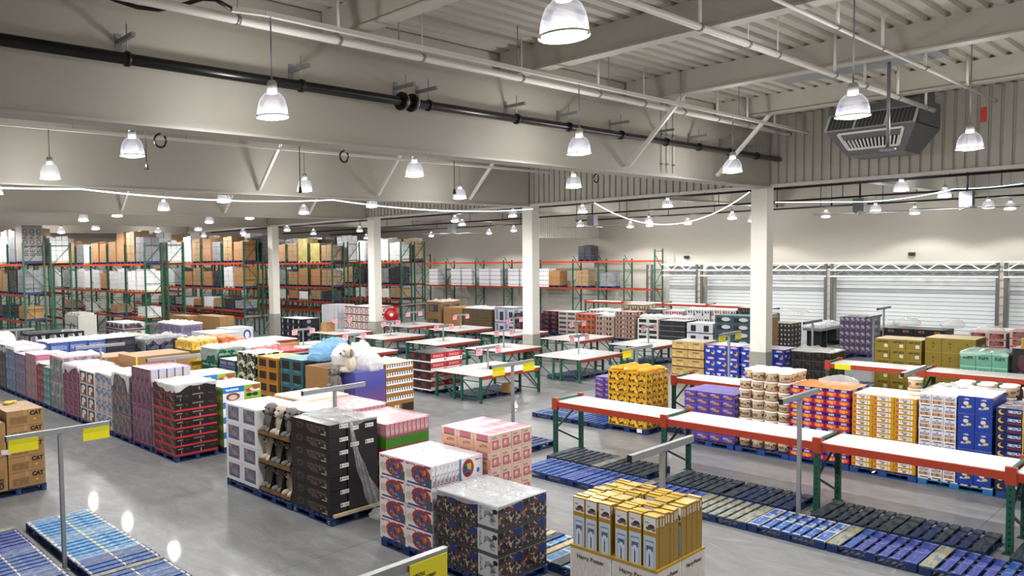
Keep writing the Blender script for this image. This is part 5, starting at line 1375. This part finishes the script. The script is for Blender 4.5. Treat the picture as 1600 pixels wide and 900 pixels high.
pallet(18.93, 7.02, 'loaded pallet under the cream food tubs', 'navy', base='blue', detail=1)
orgA = ART('orange_purple_box', '#b3184e', [('r', 0, .62, 1, 1, '#2c1a6a'), ('e', .3, .34, .16, .22, '#e08a2a'), ('e', .52, .28, .18, .22, '#e8a23a'), ('e', .74, .34, .14, .2, '#d97a2a'), ('t', .28, .66, .74, .94, '#c9c4e6', 6)], .35)
stack('magenta and purple biscuit carton', 'carton', 18.93, 5.83, 1.14, 1.18, .145, 1.6, 2, 5, 9, (orgA, orgA, M('orange_lid', '#e58a2e')), base='blue')
bundle((19.75, 6.3, 1.78), (.5, .45, .17), film_clear, 'crumpled clear film heap on the magenta cartons', 95, n=(26, 16))
ylw = ART('yellow_white_box', '#c8921a', [('r', .2, .14, .84, .86, '#e6e2d6'), ('e', .13, .5, .08, .3, '#b3564a'), ('t', .28, .5, .66, .76, '#7a6a8a', 8), ('e', .5, .34, .1, .14, '#6a5a6a'), ('r', .7, .2, .78, .8, '#b9a890')], .35)
stack('yellow and white biscuit carton', 'carton', 18.93, 4.67, 1.14, 1.12, .145, 1.56, 2, 3, 14, (ylw, M('yellow_side', '#c08a1c'), ART('yellow_white_top', '#e9e3d0', [('r', 0, 0, .1, 1, '#c8921a'), ('r', .9, 0, 1, 1, '#c8921a')], .35)), base='blue')
wht = ART('white_biscuit_box', '#d9d9de', [('n', .1, .24, .95, .5, ['#a87a4a', '#8a5a34', '#c49a64', '#b98a54'], 6, 2), ('t', .12, .56, .9, .8, '#6a6a8a', 10), ('r', .2, .02, .9, .1, '#25305a'), ('e', .5, .88, .12, .06, '#b08a5a')], .35)
stack('white biscuit carton', 'carton', 18.93, 4.03, 1.14, .6, .145, 1.7, 2, 3, 7, (wht, wht, white), pal=False)
blb = ART('royal_blue_box', '#1f3c96', [('t', .35, .8, .65, .88, '#cfd4e6', 6), ('e', .48, .6, .16, .11, '#d9cbb0'), ('e', .66, .42, .16, .08, '#c9b83a'), ('t', .16, .3, .6, .4, '#d5d9ea', 8)], .35)
stack('royal blue biscuit carton', 'carton', 18.93, 3.49, 1.14, .52, .145, 1.74, 2, 2, 5, (blb, M('royal_blue', '#1f3c96'), white), pal=False)
pallet(18.92, 3.46, 'loaded pallet under the white and royal blue cartons', 'sky', base='sky', detail=1)
sheet(18.95, 20.05, 3.5, 4.6, 1.9, 'pale film pulled over the white and royal blue cartons', film_clear, seed=97, hang=.08, amp=.16)
mon = ART('midnight_box', '#161f52', [('e', .2, .5, .12, .32, '#d3a83a'), ('e', .26, .58, .1, .26, '#161f52'), ('t', .42, .45, .9, .8, '#b9c4e6', 6), ('r', .4, .12, .92, .36, '#6a2f2a'), ('r', .95, 0, 1, 1, '#c9a83a')], .35)
stack('midnight blue moon biscuit carton', 'carton', 18.93, 2.22, 1.14, 1.22, .145, 1.58, 2, 3, 10, (mon, mon, ART('midnight_top', '#b9a894', [('n', 0, 0, 1, 1, ['#b9a894', '#3a4a8c', '#d8cfc0', '#8a7a6a'], 5, 4)], .35)), base='blue')
# tubs on the rear pallets
tn = 0
for (x, y, h) in ((20.25, 5.02, 8), (20.25, 4.2, 8), (20.25, 3.85, 8), (20.25, 3.5, 8), (20.25, 3.15, 8), (20.55, 4.2, 8), (20.55, 3.85, 8), (20.55, 3.5, 8)):
    tn += 1
    for q in range(h):
        if x > 20.3 and q < h - 1: continue
        tub(x, y, .146 + q * .228, 'cream food tub on the rear pallets, %s column from the film heap, %s up' % (ORD[tn], ORD[q + 1]), 'rear cream food tubs')
pallet(20.12, 3.0, 'loaded pallet under the rear food tubs', 'navy', detail=0)
pallet(20.12, 4.3, 'loaded pallet under the single rear tub column', 'navy', detail=0)

# ------------------------------------------------------------------ third island (X = 24.5) and beyond
bei = ART('beige_tray_carton', '#b89a5c', [('r', 0, 0, 1, .14, '#5a2e1c'), ('t', .3, .66, .7, .84, '#5a4428', 6), ('n', .06, .2, .94, .5, ['#b89a5c', '#c9ae74', '#a88848', '#b89a5c'], 6, 2)], .4)
stack('beige snack carton with dark base', 'carton', 28.2, 13.32, 1.14, 1.2, .145, 1.3, 1, 2, 4, (bei, bei, M('film_lid', '#e0dcd2', .25, var=.2)))
bls = ART('blue_wafer_carton', '#12379c', [('r', .22, .76, .82, .93, '#b9606c'), ('t', .28, .78, .78, .91, '#e6d0d4', 6), ('e', .72, .36, .16, .2, '#d0992a'), ('e', .66, .44, .12, .12, '#12379c'), ('t', .08, .36, .42, .56, '#d5dcf0', 3)], .35)
stack('blue wafer carton', 'carton', 28.2, 12.08, 1.14, 1.2, .145, 1.25, 2, 3, 3, (bls, bls, M('film_lid2', '#cfd6e4', .2, var=.2)))
stack('blue wafer carton on the next pallet', 'carton', 28.2, 10.62, 1.14, 1.4, .145, 1.25, 2, 4, 3, (bls, bls, M('film_lid2', '#cfd6e4', .2, var=.2)), palname='second blue wafer carton')
dpk = ART('dark_jar_pack', '#1c1a18', [('n', .08, .15, .92, .9, ['#1c1a18', '#2c2824', '#3a2f28', '#14130f'], 4, 3), ('r', 0, .0, 1, .06, '#3f443c')], .25)
stack('dark jar pack', 'carton', 28.2, 9.2, 1.14, 1.2, .145, 1.26, 2, 4, 4, (dpk, dpk, MATS['film_lid']))
sheet(28.2, 29.34, 9.2, 10.4, 1.42, 'clear film over the dark jar packs beside the pillar', film_clear, seed=101, hang=.06, amp=.1)
gld = ART('gold_shipping_carton', '#8a7418', [('t', .1, .62, .9, .8, '#3a300e', 5), ('r', .62, .18, .86, .5, '#d8d4c0'), ('r', 0, .97, 1, 1, '#b5982a')], .45)
gld2 = ART('gold_shipping_carton_b', '#857018', [('e', .5, .6, .06, .06, '#2c240c'), ('e', .5, .35, .04, .05, '#2c240c'), ('r', 0, .97, 1, 1, '#b5982a')], .45)
stack('olive gold shipping carton', 'carton', 30.0, 7.3, 1.14, 1.26, .145, 1.66, 1, 3, 5, (gld, gld2, M('gold_lid', '#bba038')))
stack('taller olive gold shipping carton', 'carton', 30.0, 5.95, 1.3, 1.26, .145, 1.78, 1, 3, 4, (gld2, gld, M('gold_lid', '#bba038')))
mnt = ART('mint_carton', '#5f9a80', [('t', .18, .5, .84, .74, '#1f3a34', 6), ('r', 0, .9, 1, 1, '#8fc4aa')], .4)
stack('mint green carton', 'carton', 28.5, 4.95, 1.14, 1.06, .145, 1.55, 1, 3, 4, (mnt, mnt, mnt))
sheet(28.5, 29.6, 4.95, 6.0, 1.71, 'mint tinted film over the mint green cartons', film('mint_film', '#bfe6d2', .75, .2), seed=103, hang=.16, amp=.12)
drk = ART('dark_fruit_carton', '#171216', [('e', .35, .55, .16, .26, '#4a2a30'), ('e', .62, .5, .2, .3, '#5a3238'), ('t', .2, .1, .8, .25, '#5a4a4a', 6)], .35)
stack('dark picture carton', 'carton', 28.5, 3.6, 1.14, 1.26, .145, 1.75, 1, 2, 2, (drk, drk, M('pale_lid', '#cfcfd0')))
stack('yellow cup tray on dark cartons', 'tray', 28.6, 3.5, 1.0, 1.2, 1.9, .26, 1, 1, 1, (ART('cup_tray', '#a8822a', [('n', .05, .1, .95, .85, ['#a8822a', '#8a3a2a', '#c9a83a'], 9, 1)], .4),) * 2 + (M('cream_lid3', '#dccf9a'),), pal=False, name='tray')
prp = ART('purple_bottle_box', '#4a4058', [('n', .1, .05, .9, .95, ['#4a4058', '#7d7390', '#5a3a50', '#a8a0b4', '#3a3248'], 4, 4), ('e', .5, .7, .16, .22, '#a8a2b8')], .35)
stack('purple bottle carton', 'carton', 39.3, 11.35, 1.2, 1.2, .145, 1.6, 1, 6, 5, (prp, prp, prp))
tvA = ART('black_screen_box', '#141417', [('t', .3, .82, .7, .92, '#a86a3a', 8), ('n', .3, .3, .7, .66, ['#141417', '#33587a', '#141417', '#23323f'], 4, 3)], .3)
stack('large black boxed appliance', 'carton', 35.3, 7.9, 1.2, 1.9, .145, 1.55, 1, 4, 2, (tvA, blkcard, blkcard))
tag(add('carton', G().box(0, 0, 0, .8, .55, 1.5).mesh('carton', kraft), None, (35.4, 7.3, .0)), 'brown carton at the end of the large black boxes', 'carton')
for i, (y, r) in enumerate(((9.2, .5), (7.8, .4), (6.7, .5))):
    bundle((35.9, y, 1.88 if i < 2 else 1.7), (.5, r, .22), silverf, 'silvery film heap behind the olive cartons, %s from the pillars' % ORD[i + 1], 105 + i)
red4 = ART('red_cup_tray', '#c9c2c2', [('r', 0, 0, 1, .14, '#b3302e'), ('n', .1, .2, .9, .92, ['#5a2422', '#a83a34', '#3a2422', '#8a6a64'], 6, 2)], .35)
stack('red and white cup tray', 'tray', 35.3, 6.2, 1.1, 1.0, .145, 1.55, 1, 2, 6, (red4, red4, M('rose2', '#d08a84')), name='tray')
stack('red and white cup tray at the end', 'tray', 35.3, 4.6, 1.1, 1.5, .145, 1.65, 1, 2, 6, (red4, red4, M('rose2', '#d08a84')), name='tray')
bundle((35.9, 5.0, 1.9), (.6, .6, .25), silverf, 'silvery film bunched over the end cup trays', 109)
tag(add('white_cabinet', G().box(0, 0, 0, 1.0, 1.2, 1.5).box(.03, .03, 1.5, .97, 1.17, 1.54).mesh('white_cabinet', white), None, (38.6, 6.6, 0)), 'plain white cabinet between film heaps and cup trays', 'cabinet')
tag(add('brown_case', G().box(0, 0, 0, 1.0, .5, 1.9).mesh('brown_case', kraft), None, (33.0, 13.05, .145)), 'narrow tall brown carton just past the pillar', 'carton')
# checkout conveyors under film
for i, (x, y) in enumerate(((41.2, 14.3), (42.6, 12.5))):
    t = root('checkout_counter', (x, y, 0), 'grey checkout conveyor wrapped in film, %s from the pillars' % ORD[i + 1], 'counter')
    add('belt_top', G().box(0, -.4, .85, 3.2, .4, .98).mesh('belt_top', greyst), t)
    add('cabinet', G().box(1.9, -.4, .25, 2.9, .4, .85).mesh('cabinet', darkst), t)
    add('leg', G().box(2.7, -.3, 0, 2.8, .3, .25).mesh('leg', darkst), t)
    for xx in (.2, .9):
        add('leg', G().box(xx, -.3, 0, xx + .1, .3, .85).mesh('leg', darkst), t)
    sheet(x, x + 2.4, y - .4, y + .4, 1.1, 'silvery film over the checkout conveyor, %s from the pillars' % ORD[i + 1], silverf, seed=120 + i, hang=.12, amp=.2)

# ------------------------------------------------------------------ cross rows behind the tables
def simple(desc, cat, x, y, D, L, H, nx, ny, nz, art, top=None, nm='carton', z0=.145):
    return stack(desc, cat, x, y, D, L, z0, H, nx, ny, nz, (art, art, top or white), nm, deckc='navy')
cof = ART('coffee_case', '#d5d0ca', [('e', .5, .42, .36, .36, '#9a3a3f'), ('e', .5, .4, .26, .26, '#c9b4ac'), ('r', .0, .84, 1, 1, '#5a2a30')], .35)
simple('red and white coffee case', 'carton', 29.9, 33.6, 2.0, 2.2, 1.75, 2, 5, 4, cof)
blp = ART('black_pack_case', '#121318', [('e', .4, .55, .12, .3, '#8a8f9c'), ('r', .1, .05, .9, .15, '#25304a')], .35)
simple('black carton with pale figure', 'carton', 24.7, 33.2, 1.2, 2.0, 1.4, 1, 4, 4, blp)
simple('blue and white arch print case', 'carton', 20.2, 33.4, 1.5, 1.2, 1.2, 2, 3, 2, ART('arch_case', '#c9ced8', [('e', .5, .4, .3, .4, '#2f4270'), ('e', .5, .34, .18, .3, '#dfe3ea')], .35))
simple('white crate with film top', 'crate', 30.0, 36.6, 1.4, 1.6, 1.75, 2, 5, 1, ART('white_slat_case', '#d6d5dc', [('r', 0, 0, .06, 1, '#9a99a6'), ('r', .5, 0, .55, 1, '#b0afba')], .35), nm='crate')
brn = ART('brown_big_carton', '#8c6a40', [('r', .2, .3, .8, .8, '#3f3a3c'), ('r', .26, .36, .5, .74, '#6a6468')], .6)
simple('big brown carton with dark picture', 'carton', 35.3, 32.9, 1.9, 1.3, 1.8, 2, 1, 2, brn, kraft)
simple('plain brown carton behind picture carton', 'carton', 35.3, 31.2, 1.9, 1.5, 1.5, 2, 2, 3, kraft, kraft)
ltt = ART('brown_lattice_case', '#5f4c30', [('e', .5, .5, .3, .3, '#2c2418'), ('e', .46, .56, .12, .12, '#b59a5a')], .45, tile=(3, 2))
simple('brown bottle lattice case', 'carton', 35.3, 28.9, 1.2, 2.2, 1.5, 1, 4, 4, ltt)
simple('white and navy pump carton', 'carton', 35.3, 27.4, 1.2, 1.3, 1.65, 1, 2, 2, ART('pump_carton', '#c4c4d0', [('r', .56, .1, .96, .7, '#26325a'), ('r', .12, .15, .4, .85, '#8a8c98'), ('r', 0, .9, 1, 1, '#8a7aa0')], .35))
drkc = ART('dark_magenta_case', '#241a20', [('n', .06, .1, .94, .9, ['#241a20', '#4a2434', '#16131a', '#6a4a54'], 5, 2)], .35)
simple('black plant-topped case', 'carton', 35.3, 26.1, 1.2, 1.2, 1.35, 1, 2, 3, drkc, darkst)
row = [('dark magenta tray', 26.6, 1.0, 1.3, 5, drkc, M('rose3', '#d6a0b4')), ('pale grey slotted case', 25.4, 1.15, 1.3, 5, ART('slotted', '#b4aca6', [('r', .1, .3, .9, .8, '#4a4442')], .4), white),
       ('orange fruit tray', 24.2, 1.15, 1.22, 4, ART('fruit_tray', '#b8502a', [('n', .08, .3, .92, .85, ['#5a4a3a', '#8a6a4a', '#3a2f28'], 6, 1)], .4), M('orange2', '#dd5a2a')), ('tan bottle case', 23.0, 1.15, 1.15, 4, ART('tan_bottle', '#9c8476', [('r', .1, .35, .9, .8, '#33241e'), ('n', .1, .35, .9, .8, ['#33241e', '#b09a8a', '#33241e'], 9, 1)], .4), white),
       ('tall brown bottle case', 21.8, 1.15, 1.45, 6, ART('brown_bottle', '#8a7064', [('r', .08, .4, .92, .85, '#3a2420'), ('n', .08, .4, .92, .85, ['#3a2420', '#c4a894', '#3a2420'], 9, 1)], .4), M('rose4', '#d0a8a4')), ('white crate with dark mouth', 20.5, 1.15, 1.15, 4, ART('white_crate_mouth', '#c9cac6', [('r', .14, .25, .86, .85, '#101114')], .4), white),
       ('grey film-topped dark case', 19.1, 1.3, 1.1, 4, ART('dk_case', '#2a2a2c', [('r', .1, .2, .9, .8, '#151517'), ('r', 0, 0, 1, .08, '#77797b')], .4), white), ('white bin with dark window', 17.7, 1.3, 1.05, 2, ART('white_bin', '#cfcfd2', [('r', .3, .2, .7, .8, '#1d2026'), ('r', 0, 0, 1, .1, '#2a2f5a')], .35), white),
       ('slate blue shoe tray', 16.0, 1.6, 1.5, 4, ART('slate_tray', '#35505a', [('r', .1, .1, .9, .7, '#14181a'), ('e', .65, .5, .26, .26, '#c9ccca')], .4), MATS['teal_top']), ('mint garment box', 15.2, .75, 1.6, 1, ART('mint_box', '#62a890', [('r', 0, .2, 1, .3, '#3a7a68'), ('r', .3, .3, .7, .8, '#74b8a0')], .4), white),
       ('black dotted case', 14.2, .95, 1.25, 3, ART('black_dots', '#141316', [('e', .5, .5, .22, .22, '#b9a89a')], .35, tile=(3, 2)), M('cream5', '#d8c8ac'))]
for nm, y, L, H, nz, art, tp in row:
    simple(nm, 'carton', 38.4, y, 1.2, L, H, 1, 2, nz, art, tp)
row2 = [('white appliance carton', 25.6, 2.2, 1.35, '#c9c9cc', '#26324a'), ('brown appliance carton', 23.9, 1.5, 1.9, '#7d6640', '#b9b4aa'), ('dark grey appliance carton', 22.9, .9, 1.6, '#3a3c40', '#70747a'), ('pale red print carton', 21.6, 1.2, 1.55, '#c9b4b4', '#8a2a2e'),
        ('white and teal picture carton', 20.1 - .0, 1.4, 1.7, '#d2d2d4', '#2f4f52'), ('white and red kettle carton', 18.7, 1.3, 1.75, '#d8cfcf', '#8c2a2e'), ('black kitchen carton', 17.0, 1.6, 1.95, '#17181c', '#5a4a3a')]
for nm, y, L, H, a, b in row2:
    simple(nm, 'carton', 43.2, y, 1.3, L, H * .8, 1, 3, 3, ART(nm.replace(' ', '_'), a, [('n', .08, .15, .92, .85, [a, b, a, b, a], 4, 3)], .4), MATS['film_lid'])
for i, (x0, x1, y0, y1, z) in enumerate(((38.5, 39.5, 21.9, 24.2, 1.42), (38.5, 39.6, 19.1, 21.6, 1.42), (43.3, 44.4, 20.1, 21.4, 1.52), (38.5, 39.6, 13.9, 15.9, 1.9), (43.3, 44.4, 25.6, 27.6, 1.24), (35.4, 36.4, 28.9, 31.0, 1.7), (35.4, 37, 32.9, 34.1, 2.0))):
    sheet(x0, x1, y0, y1, z, 'milky sheet over cartons behind the tables, %s in the rows' % ORD[i + 1], seed=140 + i, hang=.1, amp=.12, n=16)
# left of the tables: cartons, clear crates, slippers
c1 = ART('brown_wrapped_carton', '#84663c', [('r', .02, .02, .98, .98, '#8a6c40'), ('r', .49, 0, .51, 1, '#5a4426'), ('r', .3, .4, .42, .62, '#5a4830')], .4)
simple('brown wrapped carton by second rack', 'carton', 20.3, 37.9, .9, 2.1, 1.6, 1, 2, 1, c1, kraft)
cc = simple('broad brown carton before third rack', 'carton', 20.6, 33.9 + 1.0, .9, 2.4, 1.7, 1, 2, 1, c1, kraft)
simple('lilac cased goods', 'carton', 18.2, 34.6, 1.2, 2.6, 1.45, 1, 4, 3, ART('lilac_case', '#7d7590', [('t', .1, .2, .9, .8, '#5a4f6a', 8)], .4))
sheet(18.2, 19.4, 34.6, 37.2, 1.65, 'milky sheet over the lilac cased goods', seed=150, hang=.1, amp=.1)
shoe = ART('slipper_tray', '#9a9696', [('n', .05, .3, .95, .9, ['#9a9696', '#2a2628', '#c9c4c2', '#5a3438'], 5, 2), ('r', 0, 0, 1, .16, '#1f2238')], .45)
simple('dark and white slipper tray', 'tray', 15.9, 36.4, 1.2, 2.2, 1.6, 1, 4, 4, shoe, white, 'tray')
simple('pale grey paper case', 'carton', 18.0, 31.2, 1.6, 2.0, 1.25, 2, 3, 4, M('paper_case', '#b5b3b4'), M('paper_top', '#d3cfc8'))
clr = M('clear_crate', '#b9bab0', .2, var=.15, scale=3)
for j in range(4):
    tag(add('clear_crate', G().box(0, 0, 0, .95, .43, 2.1).box(.1, .05, 2.1, .85, .38, 2.2).mesh('clear_crate', clr), None, (13.75, 36.8 + j * .45, .145)), 'tall translucent storage crate strapped upright, %s of four' % ORD[j + 1], 'crate', 'translucent crates')
t = root('packing_strap', (13.72, 36.75, .145), 'black packing straps crossing the translucent crates', 'strap')
for a, b in (((0, 0, 1.6), (0, 1.85, 1.6)), ((0, 0, .5), (0, 1.85, .5)), ((0, 0, .4), (0, .6, 1.7)), ((0, .9, 1.7), (0, 1.85, .4)), ((0, 0, 0.02), (0, 0, 2.1))):
    add('strap', G().bar(a, b, .03, .02).mesh('strap', black), t)
pallet(13.7, 37.1, 'loaded pallet under the translucent crates', 'navy', detail=0)
# dark bottle shelf and white bundle near the first rack
simple('black bottle tray near the first rack', 'tray', 10.2, 33.0, 2.4, 1.2, 1.7, 3, 2, 4, ART('bottle_tray', '#15161a', [('r', .1, .1, .9, .75, '#2a2b30'), ('n', .1, .2, .9, .8, ['#15161a', '#b9babc', '#15161a', '#6a6a6e'], 9, 2)], .3), blkcard, 'tray')
# red hose reel on the pillar
t = root('hose_reel', (28.62, 30.3, 1.68), 'red fire hose reel fixed beside the pillar', 'hose reel')
rdm = M('reel_red', '#b3121f', .35, var=.08)
t.rotation_euler = (0, math.pi / 2, math.radians(42))
arm_end = t.rotation_euler.to_matrix().inverted() @ Vector((-.54, .34, 0))
add('wall_arm', G().bar((0, 0, 0), arm_end, .06).mesh('wall_arm', M('reel_red', '#b3121f')), t)
add('drum', G().lathe([(0, -.1), (.27, -.1), (.27, .1), (0, .1)], 20).mesh('drum', M('hose_red', '#8c0f1a', .5, var=.2)), t)
for z in (-.12, .12):
    add('flange', G().lathe([(.07, z - .012), (.38, z - .012), (.38, z + .012), (.07, z + .012)], 24).mesh('flange', rdm), t)
add('hub', G().lathe([(0, -.16), (.1, -.16), (.1, .16), (0, .16)], 14).mesh('hub', steelw), t)
# lettering on the tall load of the first rack
lb = M('load_grey', '#8b8782', .5, var=.1)
add('skid', skid_b, ld)
add('cartons', G().box(-.02, -.02, .13, 1.05, 1.05, 2.0).mesh('cartons', lb), ld)
for i in range(3):
    add('lettering', text_mesh('BEYOND', .36, ink), ld, (.16 + i * .35, -.026, 1.1), rot=(math.pi / 2, -math.pi / 2, 0))
# small wall fittings
for i, y in enumerate((26.2, 13.4)):
    t = root('wall_box', (52.9, y, 4.3), 'small grey fitting on the back wall, %s above the roller doors' % ORD[i + 1], 'fitting')
    add('cover', G().box(-.1, -.15, 0, .1, .15, .18).mesh('cover', darkst), t)
    add('lens', G().box(-.16, -.06, .03, -.1, .06, .1).mesh('lens', black), t)
